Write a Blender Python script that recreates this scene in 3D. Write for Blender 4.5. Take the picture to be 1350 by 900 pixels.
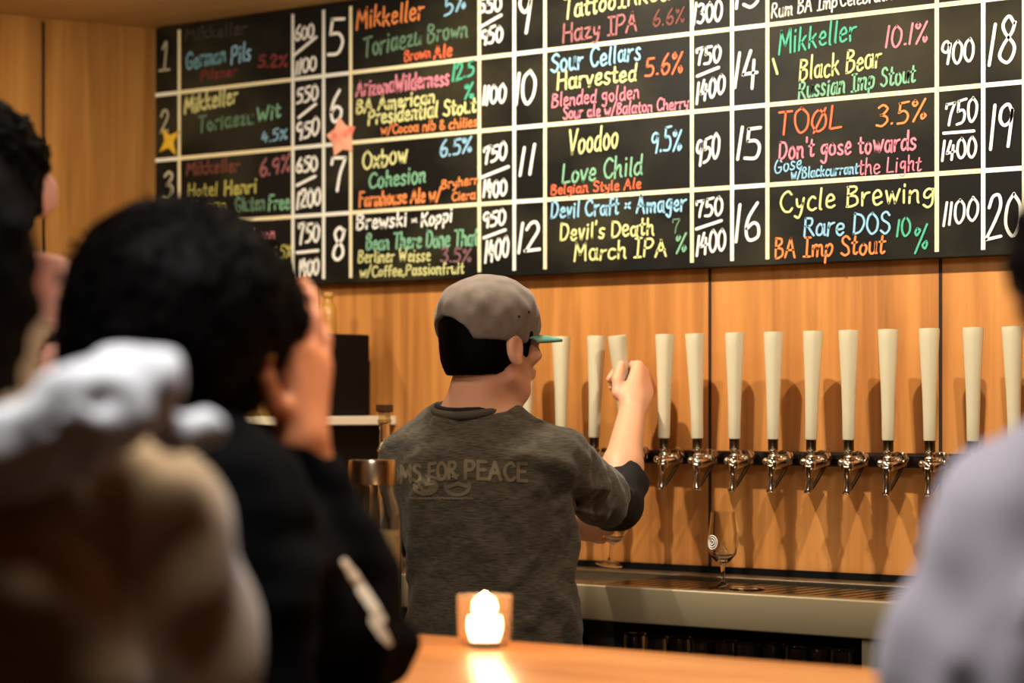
import bpy, math, random
import numpy as np
from mathutils import Vector, Matrix
from mathutils.bvhtree import BVHTree

random.seed(7)
SC = bpy.context.scene
COL = SC.collection
for o in list(bpy.data.objects):
    bpy.data.objects.remove(o)

# ------------------------------------------------------------------ camera
FPX = 3188.0                       # focal length in pixels of the 1350x900 frame (85 mm)
HORIZON = 535.0
YAW = math.atan2(3188.0, 4035.0)
CAMZ = 1.40
W = 0.59                           # one period of the menu board
Z0 = W*math.sin(YAW)/0.0586
DV = Vector((-math.sin(YAW), math.cos(YAW), 0))
RV = Vector((math.cos(YAW), math.sin(YAW), 0))
UV = Vector((0, 0, 1))
CAM = -(DV*Z0 + RV*(Z0*(205-675)/FPX)); CAM.z = CAMZ
cd = bpy.data.cameras.new('camera'); cam = bpy.data.objects.new('camera', cd); COL.objects.link(cam)
cam.location = CAM; cam.rotation_euler = (math.pi/2, 0, YAW)
cd.sensor_width = 36; cd.lens = 36*FPX/1350; cd.shift_y = (HORIZON-450)/1350
cd.clip_start = 0.05
cd.dof.use_dof = True; cd.dof.focus_distance = 4.7; cd.dof.aperture_fstop = 2.6
SC.camera = cam

# ------------------------------------------------------------------ world, lights, exposure
SC.view_settings.view_transform = 'Standard'; SC.view_settings.look = 'None'
SC.view_settings.gamma = 1; SC.view_settings.use_curve_mapping = False
SC.view_settings.exposure = 0.22
wd = bpy.data.worlds.new('world'); SC.world = wd; wd.use_nodes = True
wd.node_tree.nodes['Background'].inputs[0].default_value = (1, .8, .6, 1)
wd.node_tree.nodes['Background'].inputs[1].default_value = 0.05

def spot(name, loc, target, power, color, size=0.04, angle=100, blend=.8):
    l = bpy.data.lights.new(name, 'SPOT'); l.energy = power; l.color = color
    l.shadow_soft_size = size; l.spot_size = math.radians(angle); l.spot_blend = blend
    o = bpy.data.objects.new(name, l); COL.objects.link(o); o.location = loc
    o.rotation_euler = (Vector(target)-Vector(loc)).to_track_quat('-Z', 'Y').to_euler(); return o
def area(name, loc, target, power, color, sx=.3, sy=.3):
    l = bpy.data.lights.new(name, 'AREA'); l.energy = power; l.color = color
    l.shape = 'RECTANGLE'; l.size = sx; l.size_y = sy
    o = bpy.data.objects.new(name, l); COL.objects.link(o); o.location = loc
    o.rotation_euler = (Vector(target)-Vector(loc)).to_track_quat('-Z', 'Y').to_euler(); return o
WARM = (1, .88, .69)
spot('ceiling_spot_left', (1.36, -.76, 2.35), (1.45, 0, 1.80), 60, WARM, .014, 140, .9)
spot('ceiling_spot_right', (2.70, -.74, 2.35), (2.6, 0, 1.80), 52, WARM, .014, 136, .9)
spot('ceiling_spot_corner', (.35, -.9, 2.34), (.3, 0, 1.8), 9, WARM, .03, 110, 1.0)
spot('ceiling_spot_sidewall', (.35, -1.7, 2.34), (-.35, -.7, 1.3), 64, (1, .80, .50), .05, 110)
spot('fill_spot_aisle', (1.72, -.80, 2.36), (1.72, -.80, 0), 34, (1, .92, .76), .05, 62, .9)  # added downlight to brighten the bartender's shoulders, not a known fixture
area('fill_panel_aisle', (1.9, -1.75, 2.36), (1.9, -.6, .9), 9, (1, .90, .74), .9, .25)  # added soft front fill for the tap handles, no real panel
spot('fill_spot_bar', (2.85, -1.95, 2.34), (2.8, -1.9, 1.0), 60, (1, .88, .70), .06, 80)  # extra lamp added to lift the dark bar top
area('ceiling_panel_customers', (3.1, -2.85, 2.36), (3.1, -2.85, 0), 21, (1, .97, .95), .4, .4)

# ------------------------------------------------------------------ helpers
def lin(c):
    return tuple(((x/255)/12.92 if x <= 10 else ((x/255+.055)/1.055)**2.4) for x in c) + (1,)
def P(px, py, Z):
    return CAM + DV*Z + RV*(Z*(px-675)/FPX) + UV*(Z*(HORIZON-py)/FPX)
def V(a, b, c):
    return RV*a + UV*b + DV*c
def zofD(px, D):
    return (-CAM.y - D)/(DV.y + (px-675)/FPX*RV.y)
def onD(px, py, D):                # point on the plane y = -D
    return P(px, py, zofD(px, D))

MATS = {}
def mat(name, color=(128, 128, 128), rough=.5, metal=0., spec=.5, emit=None, es=0, trans=0., ior=1.45, coat=0., sheen=0., sub=0., noise=None, bump=None, alpha=1):
    if name in MATS: return MATS[name]
    m = bpy.data.materials.new(name); m.use_nodes = True; nt = m.node_tree; b = nt.nodes['Principled BSDF']
    b.inputs['Base Color'].default_value = lin(color); b.inputs['Roughness'].default_value = rough
    b.inputs['Metallic'].default_value = metal; b.inputs['Specular IOR Level'].default_value = spec
    b.inputs['IOR'].default_value = ior
    b.inputs['Transmission Weight'].default_value = trans
    b.inputs['Coat Weight'].default_value = coat
    b.inputs['Sheen Weight'].default_value = sheen
    if sub:
        b.inputs['Subsurface Weight'].default_value = sub; b.inputs['Subsurface Radius'].default_value = (.012, .005, .003)
        b.inputs['Subsurface Scale'].default_value = 1
    if emit:
        b.inputs['Emission Color'].default_value = lin(emit); b.inputs['Emission Strength'].default_value = es
    if noise:                       # (color2, scale xyz, detail, low, high)
        c2, sc, det, lo, hi = noise
        tc = nt.nodes.new('ShaderNodeTexCoord'); mp = nt.nodes.new('ShaderNodeMapping'); mp.inputs['Scale'].default_value = sc
        nz = nt.nodes.new('ShaderNodeTexNoise'); nz.inputs['Scale'].default_value = 1; nz.inputs['Detail'].default_value = det
        rp = nt.nodes.new('ShaderNodeValToRGB'); rp.color_ramp.elements[0].position = lo; rp.color_ramp.elements[1].position = hi
        rp.color_ramp.elements[0].color = lin(color); rp.color_ramp.elements[1].color = lin(c2)
        nt.links.new(tc.outputs['Object'], mp.inputs[0]); nt.links.new(mp.outputs[0], nz.inputs['Vector'])
        nt.links.new(nz.outputs[0], rp.inputs[0]); nt.links.new(rp.outputs[0], b.inputs['Base Color'])
        if bump:
            bp = nt.nodes.new('ShaderNodeBump'); bp.inputs['Strength'].default_value = bump[0]; bp.inputs['Distance'].default_value = bump[1]
            nt.links.new(nz.outputs[0], bp.inputs['Height']); nt.links.new(bp.outputs[0], b.inputs['Normal'])
    MATS[name] = m; return m

def wood(name, dark, mid, light, axis='z', rough=.4, coat=0., tone=None, fine=1.):
    m = bpy.data.materials.new(name); m.use_nodes = True; nt = m.node_tree; b = nt.nodes['Principled BSDF']
    tc = nt.nodes.new('ShaderNodeTexCoord')
    oi = nt.nodes.new('ShaderNodeObjectInfo')
    ad = nt.nodes.new('ShaderNodeVectorMath'); ad.operation = 'ADD'
    sc1 = {'z': (26*fine, 26*fine, 1.1), 'x': (1.1, 26*fine, 26*fine)}[axis]
    sc2 = {'z': (5, 5, .9), 'x': (.9, 5, 5)}[axis]
    mulr = nt.nodes.new('ShaderNodeVectorMath'); mulr.operation = 'SCALE'; mulr.inputs[0].default_value = (7, 3, 11)
    nt.links.new(oi.outputs['Random'], mulr.inputs['Scale'])
    nt.links.new(tc.outputs['Object'], ad.inputs[0]); nt.links.new(mulr.outputs[0], ad.inputs[1])
    outs = []
    for s, det in ((sc1, 6), (sc2, 3)):
        mp = nt.nodes.new('ShaderNodeMapping'); mp.inputs['Scale'].default_value = s
        nz = nt.nodes.new('ShaderNodeTexNoise'); nz.inputs['Scale'].default_value = 1; nz.inputs['Detail'].default_value = det
        nz.inputs['Distortion'].default_value = .6
        nt.links.new(ad.outputs[0], mp.inputs[0]); nt.links.new(mp.outputs[0], nz.inputs['Vector']); outs.append(nz)
    mx = nt.nodes.new('ShaderNodeMath'); mx.operation = 'MULTIPLY_ADD'; mx.inputs[1].default_value = .5
    h = nt.nodes.new('ShaderNodeMath'); h.operation = 'MULTIPLY'; h.inputs[1].default_value = .5
    nt.links.new(outs[1].outputs[0], h.inputs[0]); nt.links.new(outs[0].outputs[0], mx.inputs[0]); nt.links.new(h.outputs[0], mx.inputs[2])
    rp = nt.nodes.new('ShaderNodeValToRGB'); e = rp.color_ramp.elements
    e[0].position = .34; e[0].color = lin(dark); e[1].position = .66; e[1].color = lin(light)
    k = e.new(.5); k.color = lin(mid)
    nt.links.new(mx.outputs[0], rp.inputs[0]); nt.links.new(rp.outputs[0], b.inputs['Base Color'])
    b.inputs['Roughness'].default_value = rough; b.inputs['Coat Weight'].default_value = coat; b.inputs['Coat Roughness'].default_value = .2
    bp = nt.nodes.new('ShaderNodeBump'); bp.inputs['Strength'].default_value = .08; bp.inputs['Distance'].default_value = .002
    nt.links.new(mx.outputs[0], bp.inputs['Height']); nt.links.new(bp.outputs[0], b.inputs['Normal'])
    return m

class MB:
    def __init__(s): s.v = []; s.f = []
    def add(s, vs, fs, M=None):
        o = len(s.v)
        for p in vs:
            p = Vector(p); s.v.append(M @ p if M else p)
        s.f += [[i+o for i in f] for f in fs]
    def box(s, a, b, bev=0.0, M=None):
        x0, y0, z0 = a; x1, y1, z1 = b
        if bev <= 0:
            s.add([(x0,y0,z0),(x1,y0,z0),(x1,y1,z0),(x0,y1,z0),(x0,y0,z1),(x1,y0,z1),(x1,y1,z1),(x0,y1,z1)],
                  [[3,2,1,0],[4,5,6,7],[0,1,5,4],[1,2,6,5],[2,3,7,6],[3,0,4,7]], M); return
        import bmesh
        bm = bmesh.new(); bmesh.ops.create_cube(bm, size=1)
        for v in bm.verts: v.co = Vector(((x0+x1)/2+v.co.x*(x1-x0), (y0+y1)/2+v.co.y*(y1-y0), (z0+z1)/2+v.co.z*(z1-z0)))
        bmesh.ops.bevel(bm, geom=bm.edges[:], offset=bev, segments=3, affect='EDGES', profile=.5)
        bm.verts.index_update()
        s.add([v.co.copy() for v in bm.verts], [[v.index for v in f.verts] for f in bm.faces], M); bm.free()
    def lathe(s, prof, n=24, M=None, sq=0.):
        vs = []; fs = []
        for r, z in prof:
            for i in range(n):
                a = 2*math.pi*i/n; k = 1
                if sq: k = 1 + sq*(1/max(abs(math.cos(a)), abs(math.sin(a)))-1)
                vs.append((r*k*math.cos(a), r*k*math.sin(a), z))
        m = len(prof)
        for j in range(m-1):
            for i in range(n):
                fs.append([j*n+i, j*n+(i+1) % n, (j+1)*n+(i+1) % n, (j+1)*n+i])
        if prof[0][0] > 1e-5: fs.append(list(range(n))[::-1])
        if prof[-1][0] > 1e-5: fs.append([(m-1)*n+i for i in range(n)])
        s.add(vs, fs, M)
    def tube(s, pts, rs, n=12, caps=True):
        pts = [Vector(p) for p in pts]
        if not isinstance(rs, (list, tuple)): rs = [rs]*len(pts)
        t0 = (pts[1]-pts[0]).normalized(); nrm = t0.orthogonal().normalized(); vs = []; fs = []
        for i, p in enumerate(pts):
            t = (pts[min(i+1, len(pts)-1)]-pts[max(i-1, 0)]).normalized()
            nrm = (nrm - t*nrm.dot(t)).normalized(); bn = t.cross(nrm)
            for k in range(n):
                a = 2*math.pi*k/n; vs.append(p + (nrm*math.cos(a)+bn*math.sin(a))*rs[i])
        for j in range(len(pts)-1):
            for i in range(n): fs.append([j*n+i, j*n+(i+1) % n, (j+1)*n+(i+1) % n, (j+1)*n+i])
        if caps: fs.append(list(range(n))[::-1]); fs.append([(len(pts)-1)*n+i for i in range(n)])
        s.add(vs, fs)
    def ball(s, c, r, n=14):
        if not isinstance(r, (tuple, list)): r = (r, r, r)
        m = 8; prof = [(max(math.sin(math.pi*j/m), 1e-6), -math.cos(math.pi*j/m)) for j in range(m+1)]
        s.lathe(prof, n, Matrix.Translation(Vector(c)) @ Matrix.Diagonal((r[0], r[1], r[2], 1)))
    def build(s, name, m, parent=None, smooth=False, loc=None):
        me = bpy.data.meshes.new(name)
        me.from_pydata([tuple(v) for v in s.v], [], s.f); me.update()
        if m: me.materials.append(m)
        if smooth:
            me.polygons.foreach_set('use_smooth', [True]*len(me.polygons))
            if smooth != 'all':
                try: me.set_sharp_from_angle(angle=math.radians(40))
                except Exception: pass
        o = bpy.data.objects.new(name, me); COL.objects.link(o)
        if parent: o.parent = parent
        if loc: o.location = loc
        return o

def tag(o, label, cat, group=None, kind=None):
    o['label'] = label; o['category'] = cat
    if group: o['group'] = group
    if kind: o['kind'] = kind
    return o
def empty(name, loc, label, cat, group=None):
    o = bpy.data.objects.new(name, None); COL.objects.link(o); o.location = loc; o.empty_display_size = .05
    return tag(o, label, cat, group)
def struct(o):
    o['kind'] = 'structure'; return o
def copy_tree(o, parent=None):
    c = o.copy(); COL.objects.link(c)
    if parent: c.parent = parent
    for ch in list(o.children): copy_tree(ch, c)
    return c

# ------------------------------------------------------------------ materials
M_wall = wood('honey_plywood', (160, 100, 44), (200, 134, 66), (220, 156, 86), 'z', .5, .05)
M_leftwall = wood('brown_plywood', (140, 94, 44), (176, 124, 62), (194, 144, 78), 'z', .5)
M_bar = wood('bar_wood', (190, 116, 60), (216, 142, 80), (230, 162, 98), 'x', .30, .0, fine=.6)
M_ceil = wood('ceiling_board', (206, 172, 116), (216, 182, 126), (224, 190, 134), 'x', .6)
M_floor = mat('dark_concrete', (58, 50, 44), .7, noise=((78, 68, 58), (6, 6, 6), 5, .3, .7))
M_joint = mat('joint_shadow_gap', (38, 20, 9), .8)
M_board = mat('chalkboard', (15, 14, 11), .6, spec=.2, noise=((62, 58, 40), (2.6, 2.6, 4.0), 5, .46, .80))
M_tape = mat('cream_tape', (238, 226, 186), .6)
M_tapew = mat('white_tape', (236, 236, 226), .6)
M_steel = mat('brushed_steel', (150, 142, 126), .32, 1., noise=((176, 168, 150), (1.5, 60, 60), 3, .3, .7))
M_steelfront = mat('satin_steel', (168, 154, 122), .5, .25)
M_chrome = mat('chrome', (214, 206, 190), .12, 1.)
M_nickel = mat('dark_nickel', (92, 80, 62), .28, 1.)
M_rail = mat('dark_rail', (34, 26, 20), .35, .6)
M_ivory = mat('ivory_handle', (216, 207, 176), .38, coat=.2)
M_black = mat('black_laminate', (9, 8, 8), .6, spec=.15)
M_darkgrey = mat('dark_grey_panel', (58, 56, 48), .6)
M_white = mat('white_laminate', (236, 226, 204), .5)
M_glass = mat('clear_glass', (250, 250, 246), .02, trans=1., ior=1.45)
M_cork = mat('cork', (206, 160, 96), .8)
M_skin = mat('skin', (228, 168, 134), .5, sub=.15)
M_hair = mat('black_hair', (4, 3, 3), .6, spec=.05, noise=((8, 7, 6), (90, 90, 14), 3, .4, .7), bump=(.6, .003))

# ------------------------------------------------------------------ the room
WY = .035                                     # face of the plywood wall behind the board
CZ = CAMZ + (535-36)/FPX*Z0                   # ceiling height
CORNER = Vector((-.012, WY, 0))
LW = V(-1.466, 0, -1).normalized()            # direction of the slanting left wall
def quad_wall(name, a, b, z0, z1, m, n, th=.1):
    d = (b-a).normalized(); nn = Vector((d.y, -d.x, 0))
    if nn.dot(n) > 0: nn = -nn
    mb = MB(); q = [a, b, b+nn*th, a+nn*th]
    mb.add([(p.x, p.y, z0) for p in q]+[(p.x, p.y, z1) for p in q], [[0,1,2,3],[7,6,5,4],[0,4,5,1],[1,5,6,2],[2,6,7,3],[3,7,4,0]])
    return struct(mb.build(name, m))
XR = 5.7; YF = -6.6
quad_wall('wall_back', CORNER+Vector((-.1, 0, 0)), Vector((XR, WY, 0)), 0, CZ, M_wall, Vector((0, -1, 0)))
lend = CORNER + LW*((YF-WY)/LW.y)
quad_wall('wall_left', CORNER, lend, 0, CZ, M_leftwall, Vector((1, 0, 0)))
quad_wall('wall_right', Vector((XR, WY, 0)), Vector((XR, YF, 0)), 0, CZ, M_leftwall, Vector((-1, 0, 0)))
quad_wall('wall_front', lend, Vector((XR, YF, 0)), 0, CZ, M_leftwall, Vector((0, 1, 0)))
mb = MB(); mb.box((lend.x-.2, YF-.1, -.1), (XR+.1, WY+.1, 0)); struct(mb.build('floor', M_floor))
mb = MB(); mb.box((lend.x-.2, YF-.1, CZ), (XR+.1, WY+.1, CZ+.1)); struct(mb.build('ceiling', M_ceil))
# plywood joints: slim dark recess strips set on the wall face
def kx(px): k = (px-205)/(197+.0586*px); return k*W
n = 1
def joint(x):
    global n
    mb = MB(); mb.box((x-.0035, WY-.0012, .0), (x+.0035, WY+.002, CZ-.01)); struct(mb.build('trim_%d' % n, M_joint)); n += 1
def wx(px): return onD(px, 500, -WY).x
for px in (936, 1240): joint(wx(px))
joint(wx(936)-1.15); joint(wx(1240)+.40)
# joint on the left wall at x=57 px
def hit_left(px, py):
    xn = (px-675)/FPX; d = DV+RV*xn; nn = Vector((-LW.y, LW.x, 0))
    t = (CORNER-CAM).dot(nn)/d.dot(nn); return P(px, py, t)
for px in (57, -260):
    q = hit_left(px, 300); nn = Vector((-LW.y, LW.x, 0));
    if nn.x < 0: nn = -nn
    mb = MB(); a = q-LW*.004; b = q+LW*.004
    pts = [a+nn*.001, b+nn*.001, b-nn*.004, a-nn*.004]
    mb.add([(p.x, p.y, .0) for p in pts]+[(p.x, p.y, CZ-.01) for p in pts], [[0,1,2,3],[7,6,5,4],[0,4,5,1],[1,5,6,2],[2,6,7,3],[3,7,4,0]])
    struct(mb.build('trim_%d' % n, M_joint)); n += 1

# ------------------------------------------------------------------ menu board
RH = 86/FPX*Z0; BB = CAMZ + (535-383.6)/FPX*Z0; BT = BB+4*RH + .004
board = empty('menu_board', (0, 0, BB), 'wide black chalkboard beer menu with taped grid hung above the taps', 'menu board')
bpar = Matrix.Translation((0, 0, -BB))
def bbuild(mb, name, m, smooth=False):
    o = mb.build(name, m, None, smooth); o.parent = board; o.matrix_parent_inverse = bpar; return o
mb = MB(); mb.box((0, 0, BB), (5*W, WY-.001, BT), .002); bbuild(mb, 'board_panel', M_board)
TW = .0047
def strip(x0, z0, x1, z1, m):
    mb = MB(); mb.box((x0, -.0012, z0), (x1, .0004, z1)); bbuild(mb, 'grid_tape', m)
for k in range(5):
    for fr, m in ((.15, M_tape), (.826, M_tape if k else M_tapew), (1.0, M_tapew)):
        x = (k+fr)*W
        if x < 5*W-.02: strip(x-TW, BB+.012, x+TW, BT-.012, m)
for r in range(1, 4):
    z = BB+r*RH
    for k in range(5):
        strip(k*W+(.0 if k == 0 else TW), z-TW, (k+.15)*W-TW, z+TW, M_tapew)
        strip((k+.15)*W+TW, z-TW, (k+.826)*W-TW, z+TW, M_tape)
        strip((k+.826)*W+TW, z-TW, (k+1)*W-(TW if k < 4 else 0), z+TW, M_tape if k else M_tapew)

# --- hand-lettered stroke alphabet: width | strokes of x,y (cap height 10)
G = {
'0':'5|2.5,10 .7,7.8 .5,3 2.4,0 4.4,2.4 4.5,7 2.5,10','1':'1.6|1.2,10 .4,0','I':'3.6|.3,10 3.4,10;1.8,10 1.8,0;.2,0 3.4,0',
'!':'4|.8,8 2.2,10 2,0;.3,.2 3.8,.3',
'2':'5|.5,7.5 1.5,9.6 3.5,9.6 4.2,7.2 2.5,3.6 .3,.2;.3,.2 4.8,.5','3':'4.6|.5,9 2.5,10 4,8.3 3,6.1 1.7,5.4;1.7,5.4 4,4.3 4.3,2 2.5,0 .3,1',
'4':'5|2.2,9.8 .3,3.6;.3,3.6 4.8,4.1;3.6,7.4 3.2,0','5':'4.7|1,9.6 .8,5.6;.8,5.6 3,5.9 4.3,3.6 3.2,.7 .3,.4;1,9.6 4.5,9.9',
'6':'4.7|3.6,10 1.4,6.5 .5,2.8 1.8,.2 4,1 4.2,3.8 2.6,5 .8,3.2','7':'5|.5,7.8 .5,9.5;.5,9.5 4.6,9.8;4.6,9.8 3,5 2.3,0',
'8':'4.7|3.9,8.6 2.5,10 1,8.6 1.6,6.3 3.8,4 4,1.5 2.4,0 .6,1.6 1.2,4 3.4,6.3 3.9,8.6','9':'4.7|4.2,8 2.8,9.8 1,8.8 .7,6.4 2,5 3.6,6 4.2,8.4;4.2,8.6 3.9,4 3.3,0',
'%':'6|1.5,9.6 .6,8.4 1.3,7 2.3,8.2 1.5,9.6;5.2,9.8 .8,0;4.8,3 3.9,1.8 4.6,.3 5.6,1.6 4.8,3','/':'4|3.8,10.5 .2,-.8','.':'1.8|.7,.1 .9,.5',
',':'1.8|.9,.6 .4,-1.4',"'":'1.4|.8,10 .5,7.8','&':'5|4.8,.2 1.2,7.6 1.8,9.5 3,8.4 .8,3.4 1.6,.4 3.4,.6 4.7,3.4','-':'3|.3,4 2.7,4','~':'4|.3,3.4 3.6,6.4;.3,6.4 3.6,3.4',
'A':'6|.2,0 2.8,10;2.8,10 5.4,0;1,3.8 4.6,4','B':'5|.6,10 .5,0;.6,10 3.2,9.6 3.8,7.6 .8,5.6;.8,5.6 4,4.6 4.3,1.6 2.4,0 .5,.1','C':'5.2|4.8,8.2 3.2,9.9 1.2,8 .5,4.4 1.8,.6 3.8,.2 5,1.8',
'D':'5.4|.6,10 .5,0;.5,9.8 3.6,9 5,5.4 3.6,1.2 .5,.1','E':'4.6|.6,10 .6,0;.6,9.9 4.2,9.9;.6,5.2 3.6,5.3;.6,.1 4.4,.1','F':'4.4|.7,10 .5,0;.7,9.8 4.3,10;.6,5.4 3.5,5.6','G':'5.6|4.8,8.4 3,10 1,8 .5,4.2 1.8,.4 4.2,.5 5,3.2;5,4.2 3,4.2',
'H':'5.4|.6,10 .5,0;4.8,10 4.8,0;.6,5 4.8,5.4','J':'4|3.2,10 3.2,2 1.8,0 .4,1.6','K':'5|.6,10 .5,0;4.4,9.6 .7,4.6;1.6,5.8 4.8,0','L':'4.4|.7,10 .5,.2;.5,.2 4.3,.4','M':'6.6|.4,0 1,10;1,10 3.2,3.4;3.2,3.4 5.6,10;5.6,10 6,0',
'N':'5.6|.5,0 .6,10;.6,10 4.8,0;4.8,0 5,10','O':'5.6|2.8,10 .8,8 .5,3.6 2.4,0 4.8,1.8 5.1,6.6 2.8,10','P':'4.8|.7,10 .5,0;.7,9.8 3.4,9.8 4.4,7.6 3.2,5.2 .7,4.8','R':'5|.7,10 .5,0;.7,9.8 3.4,9.6 4.2,7.6 3,5.6 .7,5.2;1.8,5.2 4.8,0',
'S':'4.8|4.3,8.6 2.8,10 1,8.8 1.2,6.6 3.8,4.4 4.2,1.6 2.4,0 .4,1.4','T':'5|.2,9.8 4.9,10;2.6,10 2.3,0','V':'5.2|.4,10 2.4,0;2.4,0 5,10','W':'7.4|.4,10 1.8,0;1.8,0 3.6,7;3.6,7 5.2,0;5.2,0 7,10',
'Q':'5.6|2.8,10 .8,8 .5,3.6 2.4,0 4.8,1.8 5.1,6.6 2.8,10;1,-.4 4.8,10.4',
'a':'4.7|3.4,5 2,6.1 .6,4.4 .7,1.2 2,.1 3.3,1.4 3.4,5;4,6.2 4,.7 4.6,.1','b':'4.2|.7,10 .5,.2;.5,3.6 2,6 3.6,4.8 3.6,1.4 2,0 .6,.8','c':'3.8|3.4,5.2 2.2,6.2 .8,4.8 .6,1.6 2,0 3.6,1','d':'4.4|3.6,5 2.2,6 .7,4.4 .6,1.4 1.8,0 3.4,1.6;3.9,10 3.7,2 4.2,.1',
'e':'4|.8,3 3.2,3.6 3.2,5.4 2,6.2 .7,4.4 .8,1.2 2.2,0 3.7,1','f':'3.2|3.2,9.4 2.2,10 1.4,8.4 1.3,0;.2,5.6 2.8,5.9','g':'4.2|3.5,5.4 2,6.2 .7,4.6 .9,2.4 2.2,1.8 3.4,3.4;3.6,6 3.6,-1.4 2.2,-3.2 .6,-2','h':'4.4|.7,10 .5,0;.6,3.6 2.2,6 3.4,5 3.5,1.4 4.1,0','i':'1.8|.9,6 .8,0;.9,8.2 1,8.7','j':'2|1.2,6 1.2,-2 .2,-3;1.2,8.2 1.3,8.7',
'k':'4.2|.7,10 .5,0;3.4,6 .7,2.8;1.4,3.6 3.9,0','l':'1.9|1.1,10 .8,1.4 1.3,.1','m':'6.2|.6,6 .5,0;.6,3.8 1.8,6 2.8,5 2.9,0;2.9,3.8 4.2,6 5.3,5 5.3,1 5.8,0','n':'4.4|.6,6 .5,0;.6,3.6 2.1,6 3.4,5 3.5,1.2 4,0','o':'4.2|2.1,6.1 .7,4.6 .6,1.8 2,0 3.5,1.4 3.6,4.4 2.1,6.1','p':'4.2|.7,6 .4,-3.2;.6,4 2.1,6.2 3.6,5 3.5,1.8 2,.2 .6,1.2','r':'3.4|.6,6 .6,0;.6,3.4 1.6,5.4 3.2,5.9','s':'3.6|3.1,5.2 1.9,6.1 .8,5 1.4,3.4 2.9,2.2 2.8,.6 1.4,0 .3,.9',
't':'3.2|1.5,9 1.3,1.4 2.2,.1 3,.8;.1,5.8 2.9,6.2','u':'4.4|.6,6 .6,1.4 1.7,0 3.2,1.4 3.6,6;3.6,6 3.6,1 4.2,0','v':'3.8|.3,6 1.8,0;1.8,0 3.6,6.2','w':'5.6|.3,6 1.5,0;1.5,0 2.8,5;2.8,5 4,0;4,0 5.4,6.2','x':'3.8|.4,6 3.4,0;3.4,6.1 .3,0','y':'4|.5,6 1,2.8 2.2,2.2 3.4,4;3.6,6.2 3,0 1.6,-3 .3,-2.4','z':'3.8|.4,5.8 3.4,6;3.4,6 .3,.2;.3,.2 3.7,.3',' ':'2.4|'}
def spline(pts, n=5):
    if len(pts) < 3:
        return [pts[0]+(pts[1]-pts[0])*t for t in (0, .34, .67, 1)]
    q = [pts[0]*2-pts[1]]+pts+[pts[-1]*2-pts[-2]]
    if (pts[0]-pts[-1]).length < .05: q[0] = pts[-2]; q[-1] = pts[1]
    out = []
    for i in range(1, len(q)-2):
        a, b, c, d = q[i-1:i+3]
        for j in range(n):
            t = j/n
            out.append(.5*((2*b)+(c-a)*t+(2*a-5*b+4*c-d)*t*t+(3*b-a-3*c+d)*t**3))
    out.append(pts[-1]); return out
def strokes(text, jit=.22):
    """list of polylines in (x, y) with total width"""
    x = 0; res = []
    for ch in text:
        g = G.get(ch)
        if g is None: raise KeyError(ch)
        w, s = g.split('|'); dy = random.uniform(-.35, .35)*(jit > 0); sk = random.uniform(.92, 1.08) if jit else 1
        for st in s.split(';'):
            if not st: continue
            pts = []
            for q in st.split():
                a, b = q.split(','); pts.append(Vector((x+float(a)+random.uniform(-jit, jit), float(b)*sk+dy+random.uniform(-jit, jit))))
            res.append(spline(pts))
        x += float(w)+.8
    return res, x-.8
def ribbon2d(pl, w):
    """centre-line -> list of (left, right) with round-ish ends"""
    pl = [p for i, p in enumerate(pl) if i == 0 or (p-pl[i-1]).length > 1e-6]
    if len(pl) < 2: return []
    d0 = (pl[0]-pl[1]).normalized(); d1 = (pl[-1]-pl[-2]).normalized()
    ww = [w*.55]+[w]*len(pl)+[w*.55]
    pl = [pl[0]+d0*w*.45]+pl+[pl[-1]+d1*w*.45]
    out = []
    for i, p in enumerate(pl):
        t = (pl[min(i+1, len(pl)-1)]-pl[max(i-1, 0)])
        if t.length < 1e-9: continue
        t.normalize(); nn = Vector((-t.y, t.x)); out.append((p+nn*ww[i]/2, p-nn*ww[i]/2))
    return out
CH = {}
def chalk(c):
    if c not in CH:
        CH[c] = mat('chalk_%s' % c, {'w':(246,246,240),'dw':(180,174,150),'y':(222,222,152),'dy':(190,186,96),'o':(236,142,78),'r':(236,112,72),'p':(222,136,156),'dp':(158,98,100),
            'b':(146,198,228),'db':(112,164,184),'g':(126,182,146),'dg':(98,134,106),'t':(78,182,148),'dr':(132,52,52),'mv':(132,94,102),'bk':(62,57,50),'br':(112,62,50)}[c], .75)
    return CH[c]
ZS = {1:(190,0,5.142),2:(190,170,4.39),3:(420,0,4.5),4:(420,170,4.287),5:(680,0,4.09),6:(680,160,4.09),7:(980,0,3.649),8:(980,160,3.649)}
def board_pt(z, u, v):
    ox, oy, s = ZS[z]; return onD(ox+u/s, oy+v/s, 0.)
def put(polys, name, m, lift=.0018):
    mb = MB()
    for rb in polys:
        vs = []; fs = []
        for a, b in rb: vs += [(a.x, -lift, a.y), (b.x, -lift, b.y)]
        for i in range(len(rb)-1): fs.append([2*i, 2*i+1, 2*i+3, 2*i+2])
        mb.add(vs, fs)
        vs = [(x, -.0002, zz) for x, _, zz in vs]; mb.add(vs, [f[::-1] for f in fs])
    return bbuild(mb, name, m)
def write(z, text, u0, v0, u1, v1, cap, c, w=3.0, name='beer_listing'):
    a = board_pt(z, u0, v0); b = board_pt(z, u1, v1)
    ox, oy, s = ZS[z]; h = cap/s/FPX*zofD(ox+u0/s, 0)
    st, tot = strokes(text)
    ax = Vector((a.x, a.z)); bx = Vector((b.x, b.z)); d = (bx-ax)/tot; up = Vector((h*.06, h))/10
    wm = w/FPX*zofD(ox+u0/s, 0)
    put([ribbon2d([ax+d*p.x+up*p.y for p in pl], wm) for pl in st], name, chalk(c))
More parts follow.
